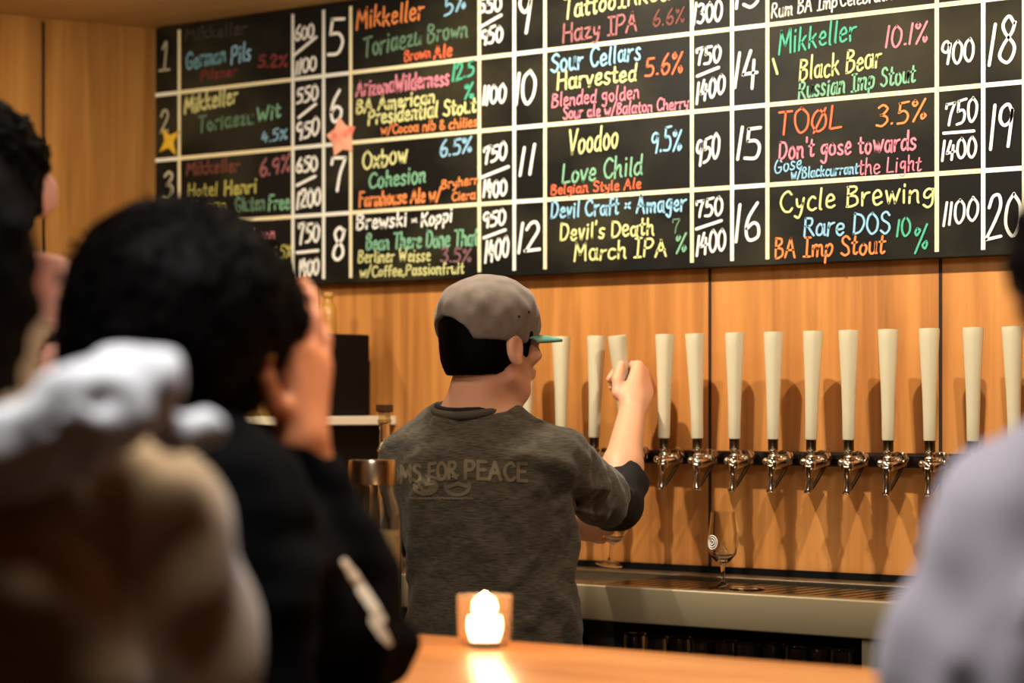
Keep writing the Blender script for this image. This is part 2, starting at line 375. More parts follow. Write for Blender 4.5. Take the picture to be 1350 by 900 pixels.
def line(z, u0, v0, u1, v1, c='w', w=4., name='price_line'):
    a = board_pt(z, u0, v0); b = board_pt(z, u1, v1); A = Vector((a.x, a.z)); B = Vector((b.x, b.z))
    put([ribbon2d([A, A+(B-A)*.5, B], w/FPX*zofD(ZS[z][0]+u0/ZS[z][2], 0))], name, chalk(c))
NUM = [(1,'!',105,480,180,470,200,'dw'),(1,'2',110,900,165,890,140,'dw'),(2,'3',110,415,165,400,160,'dw'),(2,'4',110,765,170,755,160,'dw'),
 (3,'5',55,335,150,335,205,'w'),(3,'6',65,725,138,720,175,'w'),(4,'7',65,350,150,355,200,'w'),(4,'8',75,745,150,735,190,'w'),
 (3,'9',1180,200,1260,195,260,'w'),(3,'10',1165,625,1285,615,180,'w'),(4,'11',1135,265,1220,255,155,'w'),(4,'12',1125,695,1250,685,158,'w'),
 (5,'13',1180,45,1310,40,160,'w'),(5,'14',1180,475,1305,470,205,'w'),(6,'15',1190,205,1320,205,165,'w'),(6,'16',1180,650,1318,645,182,'w'),
 (7,'18',1180,312,1312,305,205,'w'),(8,'19',1185,128,1295,120,195,'w'),(8,'20',1165,570,1335,540,215,'w')]
for a in NUM: write(*a, 4.2 if a[0] > 1 else 3.0, 'tap_number')
PRC = [(1,'600',1025,275,1150,252,92),(1,'1100',1030,505,1168,470,92),(1,'550',1035,705,1178,670,100),(2,'950',880,65,1012,32,95),(2,'650',880,250,1003,240,82),(2,'1200',885,462,1022,437,100),
 (2,'750',890,670,1015,645,112),(2,'1400',895,862,1010,837,95),(3,'550',950,80,1085,60,85),(3,'950',965,272,1090,242,92),(3,'1100',975,622,1112,605,112),(4,'750',930,205,1062,165,92),(4,'1400',930,385,1062,375,95),
 (4,'950',930,560,1055,540,85),(4,'1400',940,758,1075,715,112),(5,'1300',960,132,1112,110,108),(5,'750',970,355,1105,332,95),(5,'1400',975,557,1127,500,108),(6,'950',970,243,1097,190,130),(6,'750',970,517,1115,502,92),(6,'1400',975,722,1130,690,112),
 (7,'900',950,312,1110,297,105),(7,'750',970,610,1125,580,108),(8,'1400',955,190,1120,175,92),(8,'1100',960,502,1130,470,108)]
for a in PRC: write(*a, 'w', 3.3 if a[0] > 1 else 3.0, 'price')
for a in [(1,1015,378,1168,252),(1,1050,797,1166,705),(2,885,327,992,274),(2,885,716,1008,703),(3,955,165,1085,90),(4,920,275,1075,213),(4,935,615,1057,570),(5,980,411,1096,364),(6,975,580,1110,535),(7,965,641,1110,630)]: line(*a)
TXT = [(1,'Mikkeller',280,280,700,225,80,'bk'),(1,'German',285,472,555,415,112,'db'),(1,'Pils',590,442,725,405,120,'b'),(1,'5.2%',775,455,972,448,82,'dr'),(1,'Pilsner',385,548,630,510,66,'dr'),
 (1,'Mikkeller',275,772,635,695,112,'y'),(1,'Toriaezu',370,895,745,836,100,'dg'),(1,'Wit',765,832,925,790,92,'g'),(2,'4.5%',680,78,830,55,62,'b'),
 (2,'Mikkeller',245,268,555,243,78,'br'),(2,'6.9%',670,278,845,243,95,'dp'),(2,'Hotel',255,396,425,385,74,'dy'),(2,'Henri',465,380,652,368,80,'dy'),(2,'Vegan',270,490,480,468,62,'dy'),(2,'Gluten',525,482,700,465,84,'dg'),(2,'Free',720,470,842,462,84,'g'),
 (2,'Lenn',630,652,758,640,72,'p'),(2,'5.5%',730,762,856,742,78,'dy'),
 (3,'Mikkeller',225,172,625,112,112,'o'),(3,'5%',745,102,875,50,112,'b'),(3,'Toriaezu',265,342,610,262,112,'dg'),(3,'Brown',645,252,885,215,100,'dg'),(3,'Brown',510,368,665,340,62,'r'),(3,'Ale',685,348,792,330,76,'r'),
 (3,'ArizonaWilderness',225,572,775,502,92,'p'),(3,'12.5',795,482,922,445,95,'t'),(3,'%',865,592,922,580,90,'t'),(3,'BA American',225,672,690,608,78,'y'),(3,'Presidential Stout',295,742,935,665,90,'y'),(3,'w/Cocoa nib & chilies',370,800,942,750,58,'o'),
 (4,'Oxbow',250,227,502,190,105,'y'),(4,'6.5%',685,158,866,130,88,'b'),(4,'Cohesion',285,337,607,300,92,'g'),(4,'Farmhouse Ale w/',230,438,690,405,78,'o'),(4,'Bryhern',695,342,910,305,52,'o'),(4,'Ciera',755,407,887,395,50,'o'),
 (4,'Brewski',215,572,500,545,82,'w'),(4,'~',528,548,556,545,60,'w'),(4,'Koppi',580,552,755,522,78,'w'),(4,'Bean There Done That',270,685,902,655,88,'g'),(4,'Berliner Weisse',225,757,632,745,68,'y'),(4,'3.5%',690,752,866,745,76,'mv'),(4,'w/Coffee,Passionfruit',235,837,822,815,62,'y'),
 (5,'Tattoo',260,107,540,45,102,'y'),(5,'Inked',555,42,830,-5,95,'y'),(5,'Hazy IPA',255,232,658,165,96,'dp'),(5,'6.6%',740,147,912,115,82,'br'),(5,'Sour Cellars',190,392,675,320,98,'b'),(5,'Harvested',225,487,652,432,92,'y'),(5,'5.6%',700,412,902,388,106,'r'),
 (5,'Blended golden',195,577,668,530,72,'p'),(5,'Sour ale w/Balaton Cherry',255,642,932,585,62,'p'),
 (6,'Voodoo',285,182,552,140,126,'y'),(6,'9.5%',730,172,895,155,120,'b'),(6,'Love Child',250,337,682,285,102,'g'),(6,'Belgian Style Ale',190,397,677,360,54,'r'),(6,'Devil Craft ~ Amager',190,522,917,480,88,'b'),
 (6,"Devil's Death",240,642,747,610,88,'y'),(6,'7',840,602,888,600,72,'dg'),(6,'%',860,717,922,700,92,'g'),(6,'March IPA',315,752,817,725,92,'y'),
 (7,'Rum BA Imp',135,87,452,35,68,'w'),(7,'Celebration',465,32,760,-10,64,'w'),(7,'Mikkeller',170,262,542,190,108,'t'),(7,'10.1%',685,232,887,200,96,'p'),(7,'Black Bear',270,392,662,320,102,'y'),(7,'Russian Imp Stout',265,477,828,395,86,'g'),
 (7,'TOQL',165,652,472,620,108,'r'),(7,'3.5%',640,612,882,575,102,'o'),(8,"Don't gose towards",170,182,832,135,88,'p'),(8,'Gose',150,252,282,225,62,'b'),(8,'w/Blackcurrant',230,277,552,250,50,'b'),(8,'the Light',555,257,857,235,74,'p'),
 (8,'Cycle Brewing',175,437,917,380,98,'y'),(8,'Rare DOS',290,552,707,540,92,'b'),(8,'10',735,557,805,550,82,'t'),(8,'%',815,637,892,605,112,'t'),(8,'BA Imp Stout',150,657,682,635,88,'o')]
for a in TXT: write(*a, 2.8 if a[6] > 75 else 1.9)
line(7,145,285,165,355,'y',3.4,'beer_listing')

def star(cx, cy, rad_px, n, inner, name, m, label, cat, rot=0., th=.004):
    c = onD(cx, cy, .0); s = zofD(cx, 0)/FPX*rad_px; mb = MB(); N2 = 2*n; vs = []
    for y in (-.0025-th, -.0025):
        for i in range(N2):
            a = rot+math.pi/2+math.pi*i/n; r = s*(1 if i % 2 == 0 else inner); vs.append((c.x+r*math.cos(a)*1.0, y, c.z+r*math.sin(a)))
    vs += [(c.x, -.0025-th-.003, c.z), (c.x, -.0025, c.z)]
    fs = []
    for i in range(N2):
        j = (i+1) % N2; fs += [[2*N2, i, j], [i, N2+i, N2+j, j], [2*N2+1, N2+j, N2+i]]
    mb.add(vs, fs); o = mb.build(name, m); tag(o, label, cat); return o
star(225, 187, 22, 4, .38, 'paper_star', mat('yellow_paper', (222, 178, 44), .6), 'yellow star cut-out stuck on the left edge of the chalkboard beside number 2', 'decoration', .6)
star(452, 181, 27, 5, .62, 'paper_leaf', mat('pink_paper', (246, 178, 146), .6, noise=((238, 120, 104), (30, 30, 30), 3, .45, .65)), 'pale pink maple leaf cut-out stuck on the chalkboard between numbers 6 and 7', 'decoration', .15)

# ------------------------------------------------------------------ taps
TD = .070                                    # distance of the handle axis in front of the board plane
RZ = CAMZ - (604-535)/FPX*zofD(1000, .0)
tx = [694, 740, 783, 829, 875, 920, 968, 1019, 1069, 1119, 1171, 1226, 1283, 1338]
lean = [0, 0, 4, -4, 2, -4, 1, 1, 3, 0, 0, -1, 0, -3]
x0r = onD(640, 600, .06).x; x1r = onD(1420, 600, .06).x
rail = MB(); rail.box((x0r, -.004, RZ-.015), (x1r, WY-.001, RZ+.015), .006)
o = rail.build('tap_rail', M_rail); tag(o, 'long dark metal rail on the wood wall carrying the beer taps', 'rail')
def arc_pts(a, b, c, n=8):
    a, b, c = Vector(a), Vector(b), Vector(c)
    return [a*(1-t)**2+b*2*t*(1-t)+c*t*t for t in [i/n for i in range(n+1)]]
def make_tap():
    t = empty('beer_tap', (0, 0, 0), 'x', 'beer tap', 'row of beer taps on the wall rail')
    # local: origin on rail centre height, handle axis at y=0, wall towards +y
    hb = .042
    mb = MB(); mb.lathe([(0.001, hb), (.0115, hb), (.0124, hb+.004), (.0130, hb+.05), (.0144, hb+.10), (.0170, hb+.15), (.0195, hb+.200), (.0204, hb+.216), (.0199, hb+.2215), (.001, hb+.2225)], 28, sq=.10)
    mb.build('tap_handle', M_ivory, t, True)
    mb = MB(); mb.lathe([(.0115, hb-.022), (.0105, hb-.02), (.0105, hb-.002), (.012, hb+.002)], 20); mb.build('ferrule', M_nickel, t, True)
    mb = MB(); mb.lathe([(.004, -.004), (.006, .0), (.0105, .004), (.0105, .008), (.006, .011), (.0065, .0125), (.0105, .016), (.0085, .0205), (.005, .0225)], 20); mb.ball((0, 0, .0), .011); mb.build('lever_collar', M_chrome, t, 'all')
    mb = MB(); mb.tube([(0, -.012, -.012), (0, .0, -.010), (0, .03, -.006), (0, .05, -.004)], [.011, .0135, .013, .012], 16); mb.build('faucet_body', M_chrome, t, 'all')
    mb = MB(); mb.tube(arc_pts((0, -.006, -.010), (0, -.003, -.035), (0, -.008, -.068), 10), [.010, .0095, .009, .0085, .008, .008, .008, .0082, .0085, .009, .0095], 16); mb.build('spout', M_chrome, t, 'all')
    mb = MB(); mb.tube(arc_pts((.002, -.004, -.062), (.002, .022, -.044), (.002, .058, -.006), 8), .0042, 10); mb.build('vent_tube', M_nickel, t, 'all')
    Mx = Matrix.Translation((0, .034, .002)) @ Matrix.Rotation(-math.pi/2, 4, 'X')
    mb = MB(); mb.lathe([(.013, 0), (.0180, .002), (.0180, .010), (.013, .012), (.011, .015), (.0170, .017), (.0170, .022), (.009, .024)], 8, Mx); mb.build('coupling_nut', M_chrome, t, True)
    mb = MB(); mb.tube([(0, .02, 0), (0, .070, 0)], .009, 14); mb.build('shank', M_chrome, t, 'all')
    mb = MB(); mb.ball((-.015, -.004, -.004), .0075); mb.tube([(-.014, -.004, -.004), (0, -.002, -.006)], .0045, 10); mb.build('side_screw', M_chrome, t, 'all')
    return t
LAB = ['beer tap mostly hidden behind the bartender chin, leftmost ivory handle','ivory tap handle under the teal cap brim, beside the bartender face','ivory beer tap just left of the one the bartender pulls',
 'ivory beer tap gripped by the bartender hand','ivory beer tap just right of the bartender gripping hand','ivory beer tap just left of the dark wall joint in the middle',
 'ivory beer tap just right of the middle wall joint, above the tulip glass','second ivory beer tap right of the middle wall joint','third ivory beer tap right of the middle wall joint',
 'fourth ivory beer tap right of the middle wall joint','fifth ivory beer tap right of the middle wall joint','ivory beer tap just left of the right wall joint','ivory beer tap just right of the right wall joint, above the lavender shoulder','rightmost ivory beer tap beside the black hair at the photo edge']
base_tap = make_tap()
for i, px in enumerate(tx):
    t = base_tap if i == 0 else copy_tree(base_tap)
    q = onD(px, 590, TD); t.location = (q.x, -TD, RZ); t.rotation_euler = (0, math.atan2(lean[i], 140)*1.0, 0)
    t['label'] = LAB[i]
    if i == 3: t.rotation_euler = (math.radians(7), math.radians(-1.5), 0)

# ------------------------------------------------------------------ back counter
CF = .42; CT = CAMZ - (770-535)/FPX*zofD(765, CF)
xl = onD(150, 760, CF).x; xr = onD(1149, 800, CF).x + .9
ctr = empty('back_counter', (1.5, -.2, 0), 'stainless steel back counter with drip tray under the taps', 'counter')
ctr_inv = Matrix.Translation(ctr.location).inverted()
def cb(mb, name, m, smooth=False, par=ctr, inv=ctr_inv):
    o = mb.build(name, m, None, smooth); o.parent = par; o.matrix_parent_inverse = inv; return o
lipb = CAMZ - (816-535)/FPX*zofD(765, CF)
mb = MB(); mb.box((xl, -CF, CT-.02), (xr, -CF+.05, CT), .003); mb.box((xl, -.06, CT-.02), (xr, WY-.001, CT), .003); mb.box((xl, -CF+.05, CT-.03), (xr, -.06, CT-.018)); cb(mb, 'counter_top', M_steel)
mb = MB(); mb.box((xl, -CF-.012, lipb), (xr, -CF+.004, CT+.001), .004); cb(mb, 'front_apron', M_steelfront, True)
tray = MB()
for i in range(34):
    x = onD(775, 760, .3).x + i*.035
    tray.box((x, -CF+.06, CT-.016), (x+.027, -.07, CT-.009))
cb(tray, 'drip_grille', mat('drip_grille_steel', (120, 108, 90), .22, 1.))
mb = MB(); mb.box((xl, WY-.012, CT+.001), (xr, WY-.001, CT+.014)); cb(mb, 'back_seal', M_black)
lx = onD(1144, 850, CF).x
mb = MB(); mb.box((lx-.014, -CF+.0, 0), (lx+.014, -CF+.03, lipb-.001), .003); cb(mb, 'leg', M_steelfront)
lx2 = xl+.04
mb = MB(); mb.box((lx2-.014, -CF+.0, 0), (lx2+.014, -CF+.03, lipb-.001), .003); cb(mb, 'leg', M_steelfront)
x1 = onD(788, 850, CF-.05).x; x2 = onD(832, 850, .3).x
mb = MB(); mb.box((x1-.03, -CF+.06, 0), (x2, -CF+.09, lipb-.002)); cb(mb, 'side_panel', M_darkgrey)
mb = MB(); mb.box((xl, .0, 0), (xr, .02, lipb-.002)); cb(mb, 'back_panel', M_black)
SHZ = CAMZ - (893-535)/FPX*zofD(950, .25)
mb = MB(); mb.box((x2+.002, -CF+.03, SHZ-.02), (lx-.02, -.002, SHZ)); cb(mb, 'lower_shelf', M_black)
# upturned glasses on the lower shelf
gpx = [837, 866, 896, 926, 956, 987, 1018, 1050, 1080, 1110]
gl = MB(); gl.lathe([(.028, 0), (.028, .002), (.024, .075), (.0235, .078), (.001, .079)], 24); gl.lathe([(.026, .0), (.0225, .072), (.001, .074)], 24)
g0 = gl.build('tumbler', M_glass, None, True)
GL = ['leftmost upturned glass under the back counter'] + ['upturned glass under the back counter, %s from the left' % w for w in ('second','third','fourth','fifth','sixth','seventh','eighth','ninth')] + ['upturned glass under the back counter nearest the steel leg']
for i, px in enumerate(gpx):
    o = g0 if i == 0 else g0.copy()
    if i: COL.objects.link(o)
    q = onD(px, 880, .25 + .02*(i % 2)); o.location = (q.x, q.y, SHZ+.0005)
    tag(o, GL[i], 'glass', 'upturned glasses under the back counter')

# tulip glass
def make_tulip(label):
    t = empty('tulip_glass', (0, 0, 0), label, 'glass')
    mb = MB()
    outer = [(.001, 0), (.029, 0), (.030, .0015), (.012, .004), (.0042, .010), (.0036, .030), (.0050, .044), (.016, .052), (.0275, .066), (.0315, .085), (.0305, .104), (.0262, .130), (.0248, .147), (.0245, .150)]
    inner = [(.0235, .150), (.0237, .147), (.0252, .130), (.0292, .104), (.0302, .085), (.0262, .067), (.015, .0545), (.001, .050)]
    mb.lathe(outer+inner, 32); mb.build('bowl_and_stem', M_glass, t, True)
    mb = MB()
    for rr in (.0125, .0085, .004):
        pts = []
        for k in range(19):
            a = 2*math.pi*k/18; zz = .090+rr*1.1*math.sin(a); r = .0317-.0002*abs(zz-.085)*100*.3
            th = -1.75+rr*math.cos(a)/.0315; pts.append((r*math.cos(th), r*math.sin(th), zz))
        mb.tube(pts, .0013, 5)
    mb.build('printed_emblem', mat('white_print', (240, 238, 228), .5), t)
    return t
tg = make_tulip('empty tulip beer glass with white emblem standing on the drip tray')
q = onD(953, 760, .20); tg.location = (q.x, q.y, CT-.009)
tg.scale = (1, 1, 1.02)
# puddle of bright tray reflection is just the grille; a small steel drain disc beside the glass
mb = MB(); mb.lathe([(.001, 0), (.034, 0), (.036, .002), (.034, .004), (.010, .0035), (.001, .003)], 24)
q = onD(985, 772, .22); o = mb.build('glass_rinser', M_chrome, None, True); o.location = (q.x, q.y, CT-.0088); tag(o, 'round chrome rinser disc beside the tulip glass on the drip tray', 'glass rinser')

# shelf unit left of the bartender
SD = .30; sx1 = onD(499, 555, .03).x; sx0 = onD(180, 555, SD).x
sz1 = CAMZ - (549-535)/FPX*zofD(450, SD); sz0 = CAMZ - (561-535)/FPX*zofD(450, SD)
sh = empty('wall_shelf', (sx1, 0, CT), 'white topped shelf unit with dark open back, left of the bartender', 'shelf')
sinv = Matrix.Translation(sh.location).inverted()
mb = MB(); mb.box((sx0, -SD, sz0), (sx1, WY-.001, sz1), .002); cb(mb, 'shelf_top', M_white, False, sh, sinv)
mb = MB(); mb.box((sx0, WY-.02, CT+.016), (sx1-.03, WY-.002, sz0-.001)); cb(mb, 'back_panel', M_black, False, sh, sinv)
for xx in (sx1-.05, sx0):
    mb = MB(); mb.box((xx, -SD+.04, CT+.001), (xx+.02, WY-.021, sz0-.001)); cb(mb, 'side_panel', M_black, False, sh, sinv)
# black box on the shelf
bx1 = onD(484, 500, .03).x; bh = (549-438)/FPX*zofD(450, .22)
mb = MB(); mb.box((bx1-.26, -.22, sz1), (bx1, -.02, sz1+bh), .004); o = mb.build('speaker_box', M_black, None); o.name = 'black_box'; tag(o, 'plain black box standing on the white shelf', 'box')
BTZ = sz1+bh
def vial(px, z, D, r, h, name, liquid, label, group=None, capm=None):
    q = onD(px, 500, D); t = empty(name, (q.x, q.y, z), label, 'bottle', group)
    mb = MB(); mb.lathe([(.001, 0), (r, 0), (r*1.03, .003), (r*1.03, h*.62), (r*.9, h*.68), (r*.55, h*.76), (r*.52, h*.86), (r*.66, h*.88), (r*.66, h*.92), (.001, h*.92)], 24); mb.build('glass_body', liquid, t, True)
    mb = MB(); mb.lathe([(.001, h*.90), (r*.5, h*.90), (r*.62, h*.93), (r*.62, h), (.001, h*1.002)], 20); mb.build('stopper', capm or M_cork, t, True)
    return t
M_amber = mat('amber_glass', (236, 190, 96), .06, trans=.85, ior=1.4)
M_whisky = mat('golden_liquid', (206, 152, 66), .12, trans=.3, ior=1.4, coat=.6)
hgt = (438-383)/FPX*zofD(433, .1)
vial(433, BTZ, .11, .019, hgt, 'corked_bottle', M_whisky, 'small corked glass bottle on the black box, right of the pair', 'corked bottles on the black box')
vial(403, BTZ, .11, .019, hgt, 'corked_bottle', M_whisky, 'small corked glass bottle on the black box, left of the pair behind the raised hand', 'corked bottles on the black box')
vial(338, sz1, .26, .035, .19, 'liquor_bottle', M_amber, 'amber liquor bottle on the white shelf behind the black haired customer', capm=M_black)
vial(312, CT+.001, .2, .03, .16, 'liquor_bottle', mat('red_glass', (170, 90, 60), .08, trans=.6), 'reddish bottle in the dark space below the white shelf', capm=M_nickel)
# tall clear bottle
q = onD(507, 600, .33); hb = CAMZ-(533-535)/FPX*zofD(507, .33)-CT
t = empty('clear_bottle', (q.x, q.y, CT), 'tall clear glass bottle with square stopper beside the bartender left shoulder', 'bottle')
mb = MB(); mb.lathe([(.001, 0), (.038, 0), (.040, .004), (.040, hb*.50), (.036, hb*.56), (.018, hb*.66), (.0125, hb*.72), (.0125, hb*.88), (.015, hb*.89), (.015, hb*.91), (.010, hb*.91), (.010, hb*.70), (.034, hb*.55), (.037, hb*.5), (.037, .006), (.001, .006)], 28); mb.build('glass_body', M_glass, t, True)
mb = MB(); mb.box((-.010, -.010, hb*.89), (.010, .010, hb*.955), .002); mb.build('cork', M_cork, t)
mb = MB(); mb.box((-.014, -.014, hb*.955), (.014, .014, hb), .002); mb.build('stopper_cap', mat('dark_wood_cap', (70, 38, 20), .5), t)
mb = MB(); mb.lathe([(.0155, hb*.705), (.017, hb*.71), (.017, hb*.725), (.0155, hb*.73)], 20); mb.build('neck_ring', M_chrome, t, True)

# ------------------------------------------------------------------ front bar
BD0, BD1 = 1.5, 2.13
bz = CAMZ - (833-535)/FPX*zofD(530, BD0)
bxl, bxr = 2.12, 5.0
bar = empty('bar_counter', (2, -1.8, 0), 'orange brown wooden bar counter in the foreground', 'bar counter'); binv = Matrix.Translation(bar.location).inverted()
mb = MB(); mb.box((bxl, -BD1, bz-.045), (bxr, -BD0, bz), .006); cb(mb, 'bar_top', M_bar, True, bar, binv)
mb = MB(); mb.box((bxl+.05, -BD1+.2, 0), (bxr-.05, -BD1+.24, bz-.046)); cb(mb, 'front_panel', M_leftwall, False, bar, binv)
wz = .93
wb = MB(); wb.box((1.45, -BD0-.36, wz-.03), (bxr-.1, -BD0+.22, wz), .003); cb(wb, 'work_shelf', M_steel, False, bar, binv)
for sx in (1.5, bxr-.14):
    mb = MB(); mb.box((sx, -BD0-.02, 0), (sx+.04, -BD0+.2, wz-.031)); cb(mb, 'shelf_support', M_black, False, bar, binv)
# infusion jar on the work shelf
JZ = 4.16; q = P(491, 700, JZ); sc = FPX/JZ
jt = CAMZ-(606-535)/sc-wz
t = empty('infusion_jar', (q.x, q.y, wz), 'big glass jar with wide steel lid between the black sleeve and the bartender', 'jar')
jr = 39/sc
mb = MB(); mb.lathe([(.001, 0), (jr*.96, 0), (jr, .006), (jr, jt*.72), (jr*.94, jt*.79), (jr*.78, jt*.85), (jr*.78, jt*.90), (jr*.72, jt*.90), (jr*.72, jt*.85), (jr*.9, jt*.78), (jr*.95, jt*.72), (jr*.95, .01), (.001, .01)], 40); mb.build('glass_body', M_glass, t, True)
mb = MB(); mb.lathe([(.001, .011), (jr*.94, .011), (jr*.94, jt*.68), (.001, jt*.68)], 32); mb.build('infusion', mat('pale_infusion', (226, 208, 158), .2, trans=.1, ior=1.33), t, True)
mb = MB()
for i in range(5):
    a = i*1.3; mb.ball((jr*.75*math.cos(a-.4), jr*.75*math.sin(a-.4), .12+.03*i), (.013, .013, .011))
mb.build('fruit_slices', mat('orange_fruit', (226, 130, 60), .5), t, 'all')
mb = MB(); mb.lathe([(jr*.80, jt*.895), (jr*.82, jt*.89), (jr*.82, jt*.985), (jr*.79, jt), (.001, jt)], 40); mb.build('lid', mat('brushed_lid', (196, 174, 144), .25, 1.), t, True)

# candle in a glass holder
CZc = (CAMZ-bz)*FPX/(853-535); q = P(639, 853, CZc); s = CZc/FPX
t = empty('candle_holder', (q.x, q.y, bz), 'lit candle in a clear glass holder on the bar counter', 'candle')
R, H = 37*s, 69*s
mb = MB(); mb.lathe([(.001, .0), (R*.80, .0), (R*.90, .004), (R*.97, H*.3), (R, H*.97), (R*.985, H), (R*.94, H), (R*.93, H*.96), (R*.905, H*.3), (R*.82, H*.14), (.001, H*.14)], 40); mb.build('glass_cup', mat('tinted_glass', (255, 222, 190), .16, trans=.96, ior=1.2), t, True)
mb = MB(); mb.lathe([(.001, H*.15), (R*.52, H*.15), (R*.62, H*.3), (R*.64, H*.45), (R*.60, H*.58), (R*.001, H*.57)], 32); mb.build('wax', mat('glowing_wax', (255, 238, 205), .6, emit=(255, 234, 200), es=9), t, 'all')
mb = MB(); mb.lathe([(.001, H*.57), (R*.36, H*.60), (R*.46, H*.72), (R*.42, H*.86), (R*.25, H*.97), (.001, H*1.06)], 24); mb.build('flame', mat('flame', (255, 220, 150), .5, emit=(255, 226, 170), es=14), t, 'all')
l = bpy.data.lights.new('candle_light', 'POINT'); l.energy = 1.4; l.color = (1, .72, .42); l.shadow_soft_size = .02
lo = bpy.data.objects.new('candle_light', l); COL.objects.link(lo); lo.location = (q.x, q.y, bz+H*1.35)

# ------------------------------------------------------------------ implicit surfaces for bodies, hair and clothing
class Field:
    def __init__(s, h):
        s.h = h; s.ops = []; s.v = None; s.lo = np.full(3, 1e9); s.hi = -s.lo
    def alloc(s):
        if s.v is not None: return
        pad = .03+3*s.h; s.lo = s.lo-pad; s.hi = s.hi+pad; h = s.h
        s.n = np.ceil((s.hi-s.lo)/h).astype(int)+1
        s.ax = [s.lo[i]+h*np.arange(s.n[i]) for i in range(3)]
        s.v = np.full(s.n, .12, np.float32)
        for fn, a, kw in s.ops: getattr(s, fn)(*a, **kw)
    def defer(s, fn, a, kw, lo=None, hi=None):
        if s.v is not None: return False
        s.ops.append((fn, a, kw))
        if lo is not None: s.lo = np.minimum(s.lo, lo); s.hi = np.maximum(s.hi, hi)
        return True
    def win(s, lo, hi):
        sl = []
        for i in range(3):
            a = max(int((lo[i]-s.lo[i])/s.h), 0); b = min(int((hi[i]-s.lo[i])/s.h)+2, s.n[i])
            if b <= a: return None, None
            sl.append(slice(a, b))
        g = np.meshgrid(*[s.ax[i][sl[i]].astype(np.float32) for i in range(3)], indexing='ij', sparse=True)
        return tuple(sl), g
    def _mix(s, sl, d, k, op):
        a = s.v[sl]
        if op == 'add':
            if k > 0:
                h = np.maximum(k-np.abs(a-d), 0)/k; r = np.minimum(a, d)-h*h*k*.25
            else: r = np.minimum(a, d)
        else:
            d = -d
            if k > 0:
                h = np.maximum(k-np.abs(a-d), 0)/k; r = np.maximum(a, d)+h*h*k*.25
            else: r = np.maximum(a, d)
        s.v[sl] = r
    def cap(s, a, b, ra, rb, k=.02, op='add'):
        a = np.array(tuple(a)); b = np.array(tuple(b)); m = max(ra, rb)
        e = op == 'add'
        if s.defer('cap', (a, b, ra, rb, k, op), {}, np.minimum(a, b)-m if e else None, np.maximum(a, b)+m if e else None): return s
        m += k+.03
        sl, g = s.win(np.minimum(a, b)-m, np.maximum(a, b)+m)
        if sl is None: return s
        d = b-a; L = float(d@d)+1e-12
        X, Y, Zg = g[0]-a[0], g[1]-a[1], g[2]-a[2]
        t = np.clip((X*d[0]+Y*d[1]+Zg*d[2])/L, 0, 1)
        q = np.sqrt((X-t*d[0])**2+(Y-t*d[1])**2+(Zg-t*d[2])**2)-(ra+(rb-ra)*t)
        s._mix(sl, q.astype(np.float32), k, op); return s
    def chain(s, pts, rs, k=.02):
        for i in range(len(pts)-1): s.cap(pts[i], pts[i+1], rs[i], rs[i+1], k)
        return s
    def ell(s, c, r, axes=None, k=.02, op='add'):
        c = np.array(tuple(c)); m = max(r)
        e = op == 'add'
        if s.defer('ell', (c, r, axes, k, op), {}, c-m if e else None, c+m if e else None): return s
        m += k+.03
        sl, g = s.win(c-m, c+m)
        if sl is None: return s
        X, Y, Zg = g[0]-c[0], g[1]-c[1], g[2]-c[2]
        A = axes or (Vector((1, 0, 0)), Vector((0, 1, 0)), Vector((0, 0, 1)))
        u = [(X*a.x+Y*a.y+Zg*a.z) for a in A]
        k0 = np.sqrt(sum((u[i]/r[i])**2 for i in range(3)))+1e-9; k1 = np.sqrt(sum((u[i]/r[i]**2)**2 for i in range(3)))+1e-9
        s._mix(sl, (k0*(k0-1)/k1).astype(np.float32), k, op); return s
    def cut(s, p, nrm, R, k=.004):
        """remove what lies on the +nrm side of p, within R of p"""
        if s.defer('cut', (p, nrm, R, k), {}): return s
        c = np.array(tuple(p)); sl, g = s.win(c-R, c+R)
        if sl is None: return s
        X, Y, Zg = g[0]-c[0], g[1]-c[1], g[2]-c[2]
        d = X*nrm.x+Y*nrm.y+Zg*nrm.z
        rr = np.sqrt(X*X+Y*Y+Zg*Zg); d = np.where(rr < R, d, -1).astype(np.float32)
        s.v[sl] = np.maximum(s.v[sl], d); return s
    def noise(s, amp, wl, seed=1, nw=14, lo=None, hi=None):
        if s.defer('noise', (amp, wl, seed, nw, lo, hi), {}): return s
        rng = np.random.RandomState(seed)
        sl, g = s.win(s.lo if lo is None else np.array(lo), s.hi if hi is None else np.array(hi))
        near = np.abs(s.v[sl]) < .05; acc = 0
        for i in range(nw):
            d = rng.normal(size=3); d /= np.linalg.norm(d); w = 2*math.pi/(wl*rng.uniform(.6, 1.7)); ph = rng.uniform(0, 6.28)
            acc = acc+np.sin((g[0]*d[0]+g[1]*d[1]+g[2]*d[2])*w+ph)
        s.v[sl] += (near*acc*(amp/math.sqrt(nw/2))).astype(np.float32); return s
    def mesh(s, name, m, parent=None, smooth=2):
        s.alloc(); v = s.v; v[0], v[-1] = .05, .05; v[:, 0], v[:, -1] = .05, .05; v[:, :, 0], v[:, :, -1] = .05, .05
        sg = v < 0; n = s.n
        cnt = np.zeros(n-1, np.int8); offs = [(i, j, k) for i in (0, 1) for j in (0, 1) for k in (0, 1)]
        for i, j, k in offs: cnt += sg[i:n[0]-1+i, j:n[1]-1+j, k:n[2]-1+k]
        act = (cnt > 0) & (cnt < 8); I, J, K = np.nonzero(act); N = len(I)
        idx = np.full(n-1, -1, np.int64); idx[act] = np.arange(N)
        pos = np.zeros((N, 3)); c = np.zeros(N)
